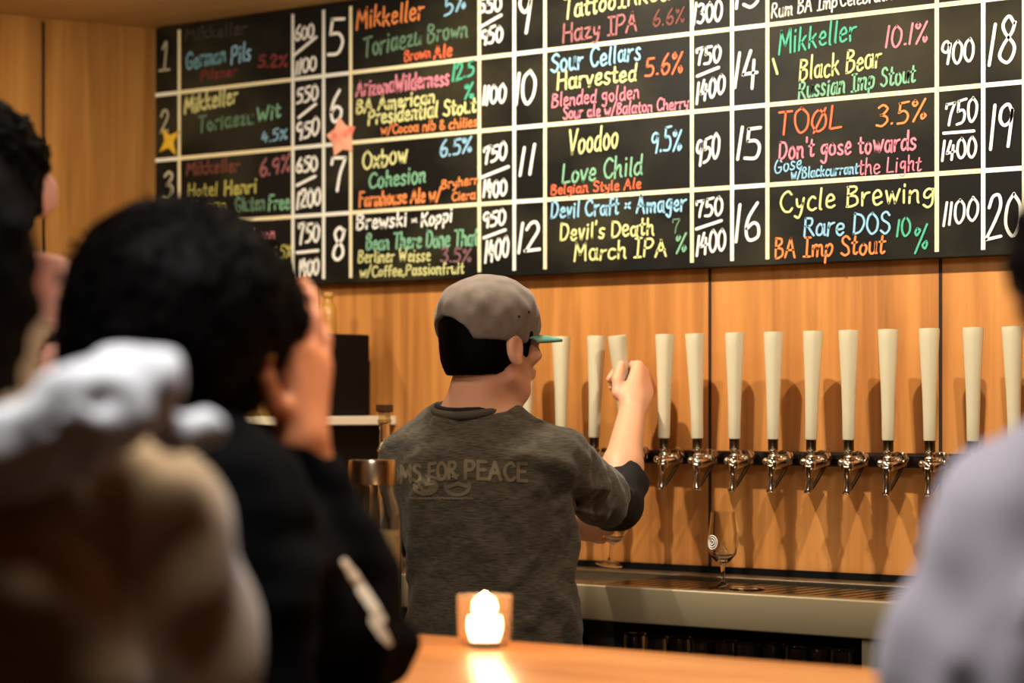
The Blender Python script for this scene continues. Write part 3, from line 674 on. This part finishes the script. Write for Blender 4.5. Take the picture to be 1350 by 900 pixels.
        for a in offs:
            for axis in range(3):
                if a[axis]: continue
                b = list(a); b[axis] = 1
                va = v[I+a[0], J+a[1], K+a[2]]; vb = v[I+b[0], J+b[1], K+b[2]]
                cr = (va < 0) != (vb < 0); t = np.where(cr, va/np.where(cr, va-vb, 1), 0)
                for q in range(3): pos[:, q] += cr*(a[q]+(t if q == axis else 0))
                c += cr
        pos /= c[:, None]; pos = (pos+np.stack([I, J, K], 1))*s.h+s.lo
        quads = []
        for axis in range(3):
            o1, o2 = (axis+1) % 3, (axis+2) % 3
            lo_ = [slice(None)]*3; hi_ = [slice(None)]*3; lo_[axis] = slice(0, -1); hi_[axis] = slice(1, None)
            sa, sb = sg[tuple(lo_)], sg[tuple(hi_)]; E = np.array(np.nonzero(sa != sb)).T
            E = E[(E[:, o1] > 0) & (E[:, o2] > 0) & (E[:, o1] < n[o1]-1) & (E[:, o2] < n[o2]-1)]
            fl = sa[tuple(E.T)]; cs = []
            for d1, d2 in ((1, 1), (0, 1), (0, 0), (1, 0)):
                q = E.copy(); q[:, o1] -= d1; q[:, o2] -= d2; cs.append(idx[tuple(q.T)])
            Q = np.stack(cs, 1); Q[~fl] = Q[~fl][:, ::-1]; quads.append(Q)
        Q = np.concatenate(quads)
        e = np.concatenate([Q[:, [0, 1]], Q[:, [1, 2]], Q[:, [2, 3]], Q[:, [3, 0]]])
        for it in range(smooth):
            acc = np.zeros_like(pos); w = np.zeros(N)
            for q in range(3):
                acc[:, q] = np.bincount(e[:, 0], pos[e[:, 1], q], N)+np.bincount(e[:, 1], pos[e[:, 0], q], N)
            w = np.bincount(e[:, 0], minlength=N)+np.bincount(e[:, 1], minlength=N)
            pos = pos*.5+.5*acc/np.maximum(w, 1)[:, None]
        me = bpy.data.meshes.new(name); me.vertices.add(N); me.vertices.foreach_set('co', pos.astype(np.float32).ravel())
        F = len(Q); me.loops.add(4*F); me.loops.foreach_set('vertex_index', Q.astype(np.int32).ravel())
        me.polygons.add(F); me.polygons.foreach_set('loop_start', np.arange(0, 4*F, 4, dtype=np.int32))
        me.update(calc_edges=True); me.validate()
        me.polygons.foreach_set('use_smooth', [True]*len(me.polygons))
        me.materials.append(m); o = bpy.data.objects.new(name, me); COL.objects.link(o)
        if parent: o.parent = parent
        s.quads = Q; s.pos = pos
        return o

def head_axes(yaw, tilt=0., roll=0.):
    """yaw: turn to the right (degrees) seen by the camera, 0 = facing straight away from it"""
    a = math.radians(yaw); F = V(math.sin(a), 0, math.cos(a)); R = V(math.cos(a), 0, -math.sin(a)); U = UV.copy()
    q = Matrix.Rotation(math.radians(tilt), 3, R) ; F = q @ F; U = q @ U
    q = Matrix.Rotation(math.radians(roll), 3, F); R = q @ R; U = q @ U
    return R, F, U
def add_head(f, c, ax, s=1.):
    R, F, U = ax; L = lambda r, fw, u: c+R*(r*s)+F*(fw*s)+U*(u*s); S = lambda *r: tuple(x*s for x in r)
    f.ell(L(0, -.012, .03), S(.074, .094, .084), ax, .02)
    f.ell(L(0, .020, -.033), S(.052, .061, .081), ax, .025)
    f.ell(L(0, .046, -.091), S(.028, .026, .02), ax, .03)
    f.cap(L(.050, .0, -.060), L(.020, .046, -.09), .012*s, .013*s, .02); f.cap(L(-.050, .0, -.060), L(-.020, .046, -.09), .012*s, .013*s, .02)
    f.cap(L(-.034, .076, .026), L(.034, .076, .026), .010*s, .010*s, .02)
    for e in (-1, 1):
        f.ell(L(e*.034, .088, .008), S(.017, .012, .011), ax, .012, 'sub'); f.ell(L(e*.032, .074, .008), S(.013, .013, .012), ax, .004)
        f.ell(L(e*.042, .062, -.02), S(.018, .016, .016), ax, .02)
        f.ell(L(e*.078, -.008, -.006), S(.009, .020, .033), ax, .006); f.ell(L(e*.085, -.002, -.004), S(.006, .011, .018), ax, .004, 'sub')
        f.cap(L(e*.075, .006, -.03), L(e*.079, -.002, -.036), .007*s, .007*s, .004)
    f.cap(L(0, .086, .014), L(0, .104, -.022), .008*s, .012*s, .012); f.ell(L(.010, .094, -.026), S(.008, .009, .007), ax, .006); f.ell(L(-.010, .094, -.026), S(.008, .009, .007), ax, .006)
    f.cap(L(-.02, .082, -.052), L(.02, .082, -.052), .006*s, .006*s, .008); f.cap(L(-.016, .08, -.062), L(.016, .08, -.062), .0065*s, .0065*s, .008)
def add_hand(f, wrist, A, S, N, bends, thumb, s=1., splay=(6, 2, -3, -8), tw=None):
    A, S, N = A.normalized(), S.normalized(), N.normalized()
    kn = [wrist+A*(.090*s)+S*(.029*s), wrist+A*(.094*s)+S*(.010*s), wrist+A*(.089*s)-S*(.010*s), wrist+A*(.080*s)-S*(.029*s)]
    for i, kp in enumerate(kn): f.cap(wrist+S*((.014-.009*i)*s), kp, .018*s, .0118*s, .016)
    lens = [(.042, .026, .021), (.046, .030, .022), (.043, .027, .021), (.033, .020, .019)]
    for i in range(4):
        p = kn[i]; ang = 0; sp = math.radians(splay[i]); D0 = A*math.cos(sp)+S*math.sin(sp); r = (.0098, .0100, .0096, .0086)[i]*s
        for j in range(3):
            ang += math.radians(bends[i][j]); d = D0*math.cos(ang)-N*math.sin(ang); q = p+d*(lens[i][j]*s)
            f.cap(p, q, r, r*.92, .004); r *= .92; p = q
    pts = [wrist+A*(.022*s)+S*(.018*s)-N*(.006*s)]+[wrist+A*(a*s)+S*(b*s)+N*(c*s) for a, b, c in (thumb or [])]
    if tw: pts = [pts[0]]+tw
    rr = [.017, .0125, .0112, .0098]
    for j in range(len(pts)-1): f.cap(pts[j], pts[j+1], rr[j]*s, rr[j+1]*s, .012 if j == 0 else .004)
    return kn

def legs(parent, hipc, R, F, z_hip, m_tr, m_sh, spread=.09, bend=0.):
    pts = [hipc+R*.2+F*.2, hipc-R*.2-F*.2, Vector((hipc.x, hipc.y, 0))]
    f = Field(.014)
    f.ell(Vector((hipc.x, hipc.y, z_hip)), (.165, .12, .13), (R, F, UV), .04)
    for e in (-1, 1):
        a = hipc+R*(e*spread); a = Vector((a.x, a.y, z_hip-.02)); k = Vector((a.x, a.y, .48))+F*bend; b = Vector((a.x, a.y, .09))
        f.chain([a, k, b], [.088, .064, .052], .03)
    f.mesh('trousers', m_tr, parent)
    for e in (-1, 1):
        a = hipc+R*(e*spread); mb = MB()
        Mx = Matrix(((R.x, F.x, 0, a.x), (R.y, F.y, 0, a.y), (0, 0, 1, 0), (0, 0, 0, 1)))
        mb.add([(x*(.045 if y < .1 else .04), y, zz) for zz, y0, y1 in ((0, -.08, .18), (.03, -.08, .18), (.085, -.075, .06)) for x, y in ((-1, y0), (1, y0), (1, y1), (-1, y1))],
               [[3,2,1,0],[0,1,5,4],[1,2,6,5],[2,3,7,6],[3,0,4,7],[4,5,9,8],[5,6,10,9],[6,7,11,10],[7,4,8,11],[8,9,10,11]], Mx)
        mb.build('shoe', m_sh, parent)
M_jeans = mat('dark_trousers', (34, 34, 38), .8); M_shoe = mat('black_shoe', (20, 18, 17), .5)


# ------------------------------------------------------------------ bartender
BZ = 4.6
axB = head_axes(22)
Rb, Fb, _ = axB
axH = head_axes(52, 2, 0)
Rh, Fh, Uh = axH
hc = P(650, 455, BZ-.01)
lsh, rsh = P(548, 606, BZ+.05), P(728, 606, BZ-.04)
elb = P(812, 664, 4.94)
H = P(826, 517, 5.195)
Ah, Sh, Nh = V(.3, .62, .72).normalized(), V(-.55, .75, -.42).normalized(), V(.80, .27, -.566).normalized()
wr = H+Nh*.036-Ah*.055
lelb = P(600, 700, BZ+.24)
lw = P(742, 690, 5.0)
f = Field(.0042)
add_head(f, hc, axH, 1.0)
nb = P(622, 560, BZ)
f.cap(hc-Uh*.06-Fh*.028, nb, .054, .064, .015)
f.ell(P(636, 640, BZ), (.15, .09, .16), axB, .04); f.ell(P(650, 780, BZ), (.13, .09, .2), axB, .05)
f.chain([lsh, rsh], [.045, .045], .05)
f.chain([rsh, elb], [.045, .038], .03); mid = elb.lerp(wr, .35)
f.chain([elb, mid, wr], [.041, .041, .0265], .02)
add_hand(f, wr, Ah, Sh, Nh, [(62, 62, 30), (66, 62, 35), (68, 62, 35), (70, 62, 35)], None, 1.06, tw=[P(815, 518, 5.14), P(814, 500, 5.15), P(819, 481, 5.17)])
f.chain([lsh, lelb, lw], [.045, .038, .026], .03)
Al, Sl, Nl = V(.85, .0, .5).normalized(), V(.1, .9, -.2).normalized(), V(-.5, .1, .85).normalized()
add_hand(f, lw, V(.93, -.05, .35), V(.05, .95, -.1), V(.35, .1, -.93), [(30, 60, 40), (32, 62, 40), (35, 62, 40), (38, 60, 40)], [(.04, .03, -.02), (.06, .034, -.038), (.08, .03, -.05)], .95)
person = f.mesh('person', M_skin, None, 3)
tag(person, 'bartender in grey cap and olive grey shirt pulling a tap, seen from behind', 'person')

# shirt
M_shirt = mat('heather_tshirt', (46, 41, 32), .95, sheen=.15, noise=((98, 89, 69), (60, 60, 420), 6, .28, .74), bump=(.2, .0015))
f = Field(.0048)
f.ell(P(632, 655, BZ), (.172, .118, .17), axB, .03)
f.ell(P(632, 612, BZ-.01), (.178, .092, .075), axB, .05)
f.ell(P(648, 790, BZ+.01), (.166, .118, .30), axB, .05)
f.ell(P(652, 880, BZ+.01), (.170, .122, .26), axB, .05)
f.chain([lsh, P(600, 566, BZ), P(648, 566, BZ), rsh], [.057, .044, .044, .058], .045)
f.chain([rsh, P(795, 656, 4.82)], [.062, .058], .03)
se = (P(795, 656, 4.82)-rsh).normalized()
f.chain([lsh, P(548, 690, BZ+.17)], [.060, .060], .03)
f.alloc()
# folds: ridges pulled from the raised arm to the waist
for a, b, r in (((742, 690), (668, 772), .012), ((752, 700), (700, 820), .013), ((756, 720), (735, 850), .012), ((705, 640), (755, 690), .012), ((690, 600), (742, 612), .010), ((560, 640), (540, 760), .010), ((765, 640), (800, 640), .009), ((740, 665), (790, 680), .010)):
    pa, pb = [], []
    for (x, y), lst in ((a, pa), (b, pb)):
        lst.append((x, y))
    def surf(x, y):
        o = P(x, y, 3.6); best = None
        for q in np.arange(3.9, 4.9, .006):
            p = P(x, y, q); i = [int(round((p[k]-f.lo[k])/f.h)) for k in range(3)]
            if all(0 <= i[k] < f.n[k] for k in range(3)) and f.v[tuple(i)] < 0: return p
        return None
    s0, s1 = surf(*a), surf(*b)
    if s0 and s1: f.cap(s0, s1, r, r*.7, .022)
f.noise(.0030, .09, 5); f.noise(.0011, .035, 8)
f.cut(P(795, 656, 4.82)+se*.012, se, .11)
# neck opening
f.ell(P(622, 538, BZ-.005), (.058, .062, .030), axB, .01, 'sub')
shirt = f.mesh('t_shirt', M_shirt, person, 2)
bvh = BVHTree.FromPolygons([tuple(p) for p in f.pos], [tuple(int(i) for i in q) for q in f.quads])
# ribbed collar
mb = MB(); cpts = []
for i in range(33):
    a = 2*math.pi*i/32; cpts.append(P(621, 541, BZ-.005)+Rb*(.069*math.cos(a))+Fb*(.070*math.sin(a))+UV*(.006*math.sin(a)+.0035*math.cos(2*a)))
mb.tube(cpts, .0085, 10); mb.build('collar', mat('collar_rib', (78, 71, 55), .9), shirt, 'all')
mb = MB(); cpts = [P(621, 536, BZ-.005)+(p-P(621, 541, BZ-.005))*.93 for p in cpts]
mb.tube(cpts, .007, 8)
M_under = mat('black_jersey', (12, 11, 12), .85)
f = Field(.0045)
f.chain([P(770, 636, 4.72), elb, P(829, 622, 5.01)], [.050, .053, .047], .02)
d = (P(829, 622, 5.01)-elb).normalized(); f.cut(P(829, 628, 5.0), d, .08); f.noise(.0014, .05, 3)
under = f.mesh('undershirt', M_under, person); mb.build('undershirt_collar', M_under, under, 'all')
# print on the back: lettering wrapped onto the cloth
def wrap(polys, name, m, par, tree, lift=.0015):
    mb = MB()
    for rb in polys:
        prev = None
        for a, b in rb:
            r = []
            for p in (a, b):
                d = (P(p.x, p.y, 5)-CAM).normalized(); loc, nr, ix, dist = tree.ray_cast(CAM, d)
                if loc is None or dist > 5.4: r = None; break
                r.append(loc-d*lift)
            if r and prev:
                mb.add([prev[0], prev[1], r[1], r[0]], [[0, 1, 2, 3]])
            prev = r
    return mb.build(name, m, par)
def shirt_text(text, x0, y0, x1, y1, cap, w, jit=0):
    st, tot = strokes(text, jit); A = Vector((x0, y0)); D = (Vector((x1, y1))-A)/tot; up = Vector((0, -cap/10))
    out = []
    for pl in st:
        pts = []
        for p, q in zip(pl, pl[1:]+[pl[-1]]):
            pts.append(A+D*p.x+up*p.y)
        out.append(ribbon2d(pts, w))
    return out
M_print = mat('faded_print', (122, 108, 82), .9)
pr = shirt_text('ATOMS FOR', 484, 640, 602, 630, 22, 4.2) + shirt_text('PEACE', 612, 630, 695, 634, 23, 4.6)
wrap(pr, 'chest_print', M_print, shirt, bvh).name = 'back_lettering'
em = []
for cx, cy, rx, ry in ((561, 641, 15, 10), (603, 641, 16, 11)):
    em.append(ribbon2d([Vector((cx+rx*math.cos(a), cy+ry*math.sin(a))) for a in np.linspace(-.3, 3.3, 14)], 4.5))
    em.append(ribbon2d([Vector((cx-rx+3, cy+1)), Vector((cx, cy-4)), Vector((cx+rx-2, cy))], 5.5))
for i in range(4): em.append(ribbon2d([Vector((551+i*2, 635+i*4)), Vector((573-i, 635+i*4))], 5))
em.append(ribbon2d([Vector((562, 627)), Vector((582, 632)), Vector((604, 626))], 4))
for i in range(14): em.append(ribbon2d([Vector((541+i*6, 656+random.uniform(-.6, .6))), Vector((544.5+i*6, 657))], 3))
wrap(em, 'back_emblem', mat('faded_emblem', (112, 100, 78), .9), shirt, bvh)

# hair and cap
f = Field(.004)
L = lambda r, fw, u: hc+Rh*r+Fh*fw+Uh*u
f.ell(L(0, -.014, .03), (.079, .099, .088), axH, .01); f.ell(L(0, -.045, -.02), (.068, .062, .062), axH, .02)
f.cut(L(0, -.01, -.055), (-Uh), .2)
f.ell(L(0, .085, -.07), (.09, .085, .105), axH, .01, 'sub')            # face
for e in (-1, 1):
    f.ell(L(e*.085, .0, -.016), (.022, .026, .042), axH, .006, 'sub')    # ears
    f.cap(L(e*.070, .030, .02), L(e*.067, .026, -.022), .010, .004, .008)  # sideburn
f.noise(.0006, .012, 2)
f.mesh('hair', M_hair, person, 1)
M_cap = mat('cap_twill', (112, 98, 86), .85, sheen=.2, noise=((124, 110, 98), (60, 60, 60), 5, .3, .7))
f = Field(.0035)
f.ell(L(0, -.012, .040), (.087, .107, .089), axH, .01)
f.ell(L(0, -.012, .075), (.074, .092, .048), axH, .03)
f.cut(L(0, -.012, .006), (-Uh*.985-Fh*.10).normalized(), .3)
f.ell(L(0, -.120, -.004), (.066, .075, .060), axH, .004, 'sub')
f.noise(.0011, .045, 11)
capo = f.mesh('cap', M_cap, person, 2)
mb = MB(); nseg = 20; top = []; 
for side in (0, 1):
    for j in range(7):
        for i in range(nseg+1):
            a = -1.15+2.3*i/nseg; rr = j/6; x = math.sin(a)*.085*(1+.02*rr); y = math.cos(a)*.098-.012+rr*.072*math.cos(a*1.15)
            mb.v.append(L(x, y, .013-.009*rr*rr-.045*(x*x)/.085*.9+(.0 if side else .005)))
fs = []
w = nseg+1
for j in range(6):
    for i in range(nseg): fs.append([j*w+i, j*w+i+1, (j+1)*w+i+1, (j+1)*w+i]); fs.append([7*w+q for q in [j*w+i, (j+1)*w+i, (j+1)*w+i+1, j*w+i+1]])
for i in range(nseg): fs.append([6*w+i, 6*w+i+1, 13*w+i+1, 13*w+i])
for j in range(6): fs.append([j*w, (j+1)*w, (7+j+1)*w, (7+j)*w]); fs.append([j*w+nseg, (7+j)*w+nseg, (7+j+1)*w+nseg, (j+1)*w+nseg])
mb.f = fs; mb.build('brim', mat('teal_brim', (104, 158, 138), .8), capo, 'all')
for px, py in ((684, 417), (697, 411)):
    d = (P(px, py, 5)-CAM).normalized()
    tr = BVHTree.FromPolygons([tuple(p) for p in f.pos], [tuple(int(i) for i in q) for q in f.quads]); loc, nr, ix, ds = tr.ray_cast(CAM, d)
    if loc: m2 = MB(); m2.ball(loc, .0026, 10); m2.build('eyelet', M_black, capo, 'all')
hipc = P(655, 900, BZ)
legs(person, hipc, Rb, Fb, .86, M_jeans, M_shoe)
# glass held under the tap
tg2 = make_tulip('beer glass held tilted under the tap, stem and foot showing below the black sleeve')
foot = P(803, 744, 5.06); topp = P(815, 655, 5.10); dz = (topp-foot).normalized()
tg2.location = foot; tg2.rotation_mode = 'QUATERNION'; tg2.rotation_quaternion = dz.to_track_quat('Z', 'Y')

# ------------------------------------------------------------------ customer with black hair and raised hand
M_swt = mat('black_sweater', (4, 4, 5), .95, spec=.08)
axh = head_axes(24, 4, 0); R2, F2, U2 = axh; axb = head_axes(35); Rb2, Fb2, _ = axb
hc2 = P(252, 425, 2.76)
rs2, el2, wr2 = P(300, 668, 2.70), P(482, 850, 2.93), P(398, 576, 2.80)
ls2 = P(130, 650, 2.80); le2 = P(150, 900, 2.95)
A2, N2_, S2 = V(.06, .99, .10), V(.84, .0, -.54), V(-.54, .09, -.84)
f = Field(.0045)
add_head(f, hc2, axh, 1.02)
f.cap(hc2-U2*.06-F2*.02, P(262, 610, 2.74), .055, .062, .03)
f.ell(P(230, 760, 2.74), (.15, .09, .17), axb, .04); f.chain([ls2, rs2], [.045, .045], .05)
f.chain([rs2, el2, wr2], [.045, .038, .027], .03)
kn = add_hand(f, wr2, A2, S2, N2_, [(10, 32, 22), (4, 22, 18), (2, 20, 16), (6, 24, 20)], [(.030, .052, .002), (.060, .080, .006), (.096, .084, .004)], 1.06, (7, 2, -4, -10))
pB = f.mesh('person', mat('skin_warm', (190, 118, 76), .5, sub=.15), None, 3)
tag(pB, 'customer with bushy black hair and black sweater holding a hand to the face', 'person')
f = Field(.006)
f.ell(P(225, 770, 2.74), (.19, .125, .22), axb, .04); f.chain([ls2, P(250, 640, 2.74), rs2], [.07, .06, .072], .05); f.ell(P(225, 950, 2.74), (.17, .125, .28), axb, .05)
f.chain([rs2, el2], [.074, .053], .04); f.chain([el2, P(450, 742, 2.88), P(402, 598, 2.81)], [.052, .056, .036], .03)
f.chain([ls2, le2], [.07, .055], .04); f.cap(P(330, 800, 2.80), P(440, 862, 2.88), .07, .045, .05)
f.cut(P(400, 590, 2.805), A2, .08); f.noise(.003, .07, 4)
sw = f.mesh('sweater', M_swt, pB, 2)
bv = BVHTree.FromPolygons([tuple(p) for p in f.pos], [tuple(int(i) for i in q) for q in f.quads])
pr = []
for k, (x, y, l, wdt) in enumerate(((462, 752, 26, 9), (474, 770, 34, 13), (486, 790, 30, 15), (497, 806, 22, 12), (500, 828, 24, 14), (508, 840, 16, 10))):
    pr.append(ribbon2d([Vector((x-l*.3, y-l*.45)), Vector((x, y)), Vector((x+l*.3, y+l*.45))], wdt))
wrap(pr, 'sleeve_print', mat('cream_print', (240, 228, 200), .8), sw, bv, .002)
f = Field(.005)
C2 = lambda r, u, d: P(237, 410, 2.74)+V(r, u, d)
f.ell(C2(-.004, .012, 0), (.128, .118, .125), (RV, UV, DV), .01); f.ell(C2(.055, -.005, .05), (.085, .085, .055), (RV, UV, DV), .03)
f.ell(C2(-.03, -.05, -.01), (.105, .10, .10), (RV, UV, DV), .03); f.ell(C2(.104, -.004, .09), (.026, .03, .05), (RV, UV, DV), .03); f.ell(C2(.05, -.080, .01), (.045, .05, .05), (RV, UV, DV), .02)
f.noise(.0018, .05, 21); f.noise(.0012, .018, 22)
hairB = f.mesh('hair', M_hair, pB, 1)
# stray locks
tree = BVHTree.FromPolygons([tuple(p) for p in f.pos], [tuple(int(i) for i in q) for q in f.quads])
rng = random.Random(4); lk = MB()
for i in range(500):
    j = rng.randrange(len(f.pos)); p = Vector(f.pos[j]); c = C2(0, 0, 0); nr = (p-c).normalized()
    d = (nr*.5+Vector((rng.uniform(-1, 1), rng.uniform(-1, 1), rng.uniform(-1, .3)))*.7).normalized(); ln = rng.uniform(.008, .020)
    lk.tube([p-nr*.004, p+d*ln*.5+nr*.004, p+d*ln], [.0022, .0016, .0004], 4, False)
lk.build('stray_locks', M_hair, hairB)['kind'] = 'stuff'
rg = MB(); kp = wr2+A2.normalized()*.070+S2.normalized()*.085+N2_.normalized()*.006
td = (A2.normalized()*.036+S2.normalized()*.004-N2_.normalized()*.002).normalized(); a1 = td.orthogonal().normalized(); a2 = td.cross(a1)
rg.tube([kp+td*.014+(a1*math.cos(q)+a2*math.sin(q))*.0122 for q in np.linspace(0, 2*math.pi, 25)], .0016, 8)
r_ = rg.build('ring', M_chrome, pB, 'all'); r_['label'] = 'silver finger ring'
legs(pB, P(225, 1000, 2.74), Rb2, Fb2, .80, M_jeans, M_shoe)

# ------------------------------------------------------------------ nearest customer in the hooded jacket, at the left edge
M_jkt = mat('olive_knit', (134, 108, 72), .95, sheen=.3, noise=((156, 128, 88), (120, 120, 120), 3, .3, .7), bump=(.3, .002))
axA = head_axes(-8); RA, FA, _ = axA
hcA = P(-98, 365, 2.12)
f = Field(.007)
add_head(f, hcA, head_axes(-15), 1.02); f.cap(hcA-UV*.06, P(-40, 660, 2.12), .054, .058, .03)
f.ell(P(-20, 830, 2.12), (.13, .08, .17), axA, .05); f.chain([P(-220, 730, 2.14), P(140, 730, 2.12)], [.03, .03], .05)
pA = f.mesh('person', M_skin, None, 2)
tag(pA, 'nearest customer at the left edge with long black hair and white hooded olive jacket', 'person')
f = Field(.007)
f.ell(P(30, 810, 2.12), (.175, .12, .15), axA, .04); f.ell(P(20, 970, 2.12), (.19, .13, .24), axA, .05)
f.chain([P(-280, 710, 2.14), P(-20, 640, 2.12), P(175, 690, 2.13)], [.07, .066, .066], .06)
f.chain([P(185, 700, 2.13), P(225, 830, 2.16), P(245, 1000, 2.2)], [.066, .066, .06], .05)
f.chain([P(-280, 720, 2.12), P(-300, 900, 2.16)], [.075, .065], .04)
f.chain([P(-10, 760, 2.0), P(70, 800, 1.99), P(115, 900, 1.99)], [.03, .040, .04], .03)
f.noise(.003, .09, 6); jk = f.mesh('jacket', M_jkt, pA, 2)
f = Field(.006)
f.chain([P(-60, 625, 2.02), P(25, 592, 2.00), P(110, 552, 1.99), P(195, 506, 2.01)], [.034, .036, .041, .030], .025)
f.chain([P(100, 515, 2.06), P(160, 490, 2.05), P(208, 492, 2.03)], [.018, .020, .020], .02)
f.chain([P(228, 575, 2.05), P(268, 566, 2.07)], [.018, .017], .02)
f.chain([P(60, 600, 1.985), P(120, 580, 1.975), P(190, 545, 1.985)], [.014, .016, .012], .012)
f.cap(P(222, 515, 1.975), P(205, 590, 1.985), .010, .008, .010, 'sub'); f.cap(P(150, 515, 1.955), P(70, 560, 1.96), .008, .006, .012, 'sub')
f.noise(.0022, .05, 9)
f.mesh('hood', mat('white_fleece', (206, 208, 212), .95, sheen=.4), jk, 2)
f = Field(.007)
f.ell(hcA+UV*.02-FA*.01, (.096, .105, .105), (RA, FA, UV), .02); f.cap(hcA-UV*.03, hcA-UV*.12-FA*.02, .090, .078, .03); f.ell(hcA+FA*.13-UV*.03, (.08, .09, .12), (RA, FA, UV), .01, 'sub'); f.noise(.003, .03, 31)
f.mesh('hair', M_hair, pA, 1)
legs(pA, P(20, 1000, 2.12), RA, FA, .80, M_jeans, M_shoe)

# ------------------------------------------------------------------ farther customer resting the chin on a fist
axC = head_axes(-6); RC, FC, _ = axC; CZ3 = 3.45
hcC = P(-16, 250, CZ3); wrC = P(76, 428, CZ3-.02); elC = P(74, 640, CZ3-.05)
f = Field(.0055)
add_head(f, hcC, axC, .98); f.cap(hcC-UV*.06-FC*.01, P(-16, 420, CZ3), .054, .06, .03)
f.ell(hcC+RC*.086-FC*.008-UV*.006, (.016, .009, .029), axC, .006); f.ell(P(-20, 560, CZ3), (.15, .09, .17), axC, .04); f.chain([P(-160, 470, CZ3), P(110, 500, CZ3), elC, wrC], [.045, .045, .038, .026], .03)
add_hand(f, wrC, V(-.1, .95, .2), V(-.7, -.1, .6), V(.75, .1, -.6), [(70, 85, 50)]*4, [(.05, .03, -.01), (.07, .03, -.03), (.085, .02, -.045)], 1.0)
pC = f.mesh('person', mat('skin_pale', (222, 160, 132), .5, sub=.15), None, 2)
tag(pC, 'customer with curly black hair and one ear showing, chin on fist by the left wall', 'person')
f = Field(.008)
f.ell(P(-20, 580, CZ3), (.19, .12, .2), axC, .04); f.ell(P(-20, 760, CZ3), (.17, .12, .28), axC, .04); f.chain([P(-170, 480, CZ3), P(0, 445, CZ3), P(112, 510, CZ3)], [.065, .05, .065], .05); f.chain([P(112, 510, CZ3), elC, P(74, 500, CZ3-.02)], [.06, .05, .036], .03); f.cut(P(74, 494, CZ3-.02), UV, .06)
f.mesh('jumper', mat('beige_jumper', (170, 140, 104), .9), pC, 2)
wt = MB(); wt.tube([P(76, 446, CZ3-.02)+RV*(.030*math.cos(q))+DV*(.030*math.sin(q)) for q in np.linspace(0, 2*math.pi, 25)], .009, 8); wt.build('watch', mat('dark_strap', (60, 48, 34), .5), pC, 'all')
f = Field(.005)
f.ell(hcC+UV*.028-FC*.016, (.086, .104, .094), (RC, FC, UV), .02); f.ell(hcC-UV*.03-FC*.05, (.074, .06, .062), (RC, FC, UV), .02); f.ell(hcC+FC*.1-UV*.05, (.1, .085, .09), (RC, FC, UV), .01, 'sub')
f.ell(hcC+RC*.088-UV*.01, (.02, .024, .042), (RC, FC, UV), .006, 'sub'); f.noise(.004, .025, 41); f.mesh('hair', M_hair, pC, 1)
legs(pC, P(-20, 900, CZ3), RC, FC, .84, M_jeans, M_shoe)

# ------------------------------------------------------------------ customer in the lavender shirt, right edge
axD = head_axes(-12); RD, FD, _ = axD; DZ = 2.1
hcD = P(1478, 362, DZ)
f = Field(.007)
add_head(f, hcD, axD, 1.0); f.cap(hcD-UV*.06, P(1490, 680, DZ), .054, .058, .03)
f.ell(P(1500, 870, DZ), (.13, .08, .17), axD, .05); f.chain([P(1380, 720, DZ), P(1640, 720, DZ)], [.03, .03], .05)
pD = f.mesh('person', M_skin, None, 2); tag(pD, 'customer in a pale lavender shirt at the right edge, shoulder in front of the bar', 'person')
M_lav = mat('lavender_cotton', (168, 162, 172), .9, sheen=.2)
f = Field(.007)
f.ell(P(1510, 860, DZ), (.19, .13, .17), axD, .04); f.ell(P(1500, 1030, DZ), (.18, .13, .24), axD, .05)
f.chain([P(1352, 684, DZ), P(1430, 640, DZ), P(1540, 640, DZ), P(1670, 690, DZ)], [.068, .055, .055, .068], .05)
f.chain([P(1350, 692, DZ), P(1284, 850, DZ+.03), P(1262, 1020, DZ+.08)], [.070, .068, .062], .04)
f.chain([P(1680, 700, DZ), P(1710, 950, DZ+.05)], [.07, .06], .04)
f.cap(P(1200, 795, 2.03), P(1290, 850, 2.0), .012, .010, .03, 'sub'); f.cap(P(1320, 790, 1.96), P(1245, 980, 2.02), .018, .02, .03, 'sub'); f.cap(P(1420, 680, 1.98), P(1350, 830, 1.96), .014, .01, .04)
f.noise(.003, .1, 12); f.mesh('shirt', M_lav, pD, 2)
f = Field(.006)
f.ell(hcD+UV*.015-FD*.012, (.098, .108, .108), (RD, FD, UV), .02); f.cap(hcD-UV*.02-FD*.03, hcD-UV*.075-FD*.035, .08, .066, .03); f.ell(hcD+FD*.12-UV*.04, (.075, .085, .1), (RD, FD, UV), .01, 'sub'); f.noise(.003, .03, 51); f.mesh('hair', M_hair, pD, 1)
legs(pD, P(1480, 1000, DZ), RD, FD, .80, M_jeans, M_shoe)
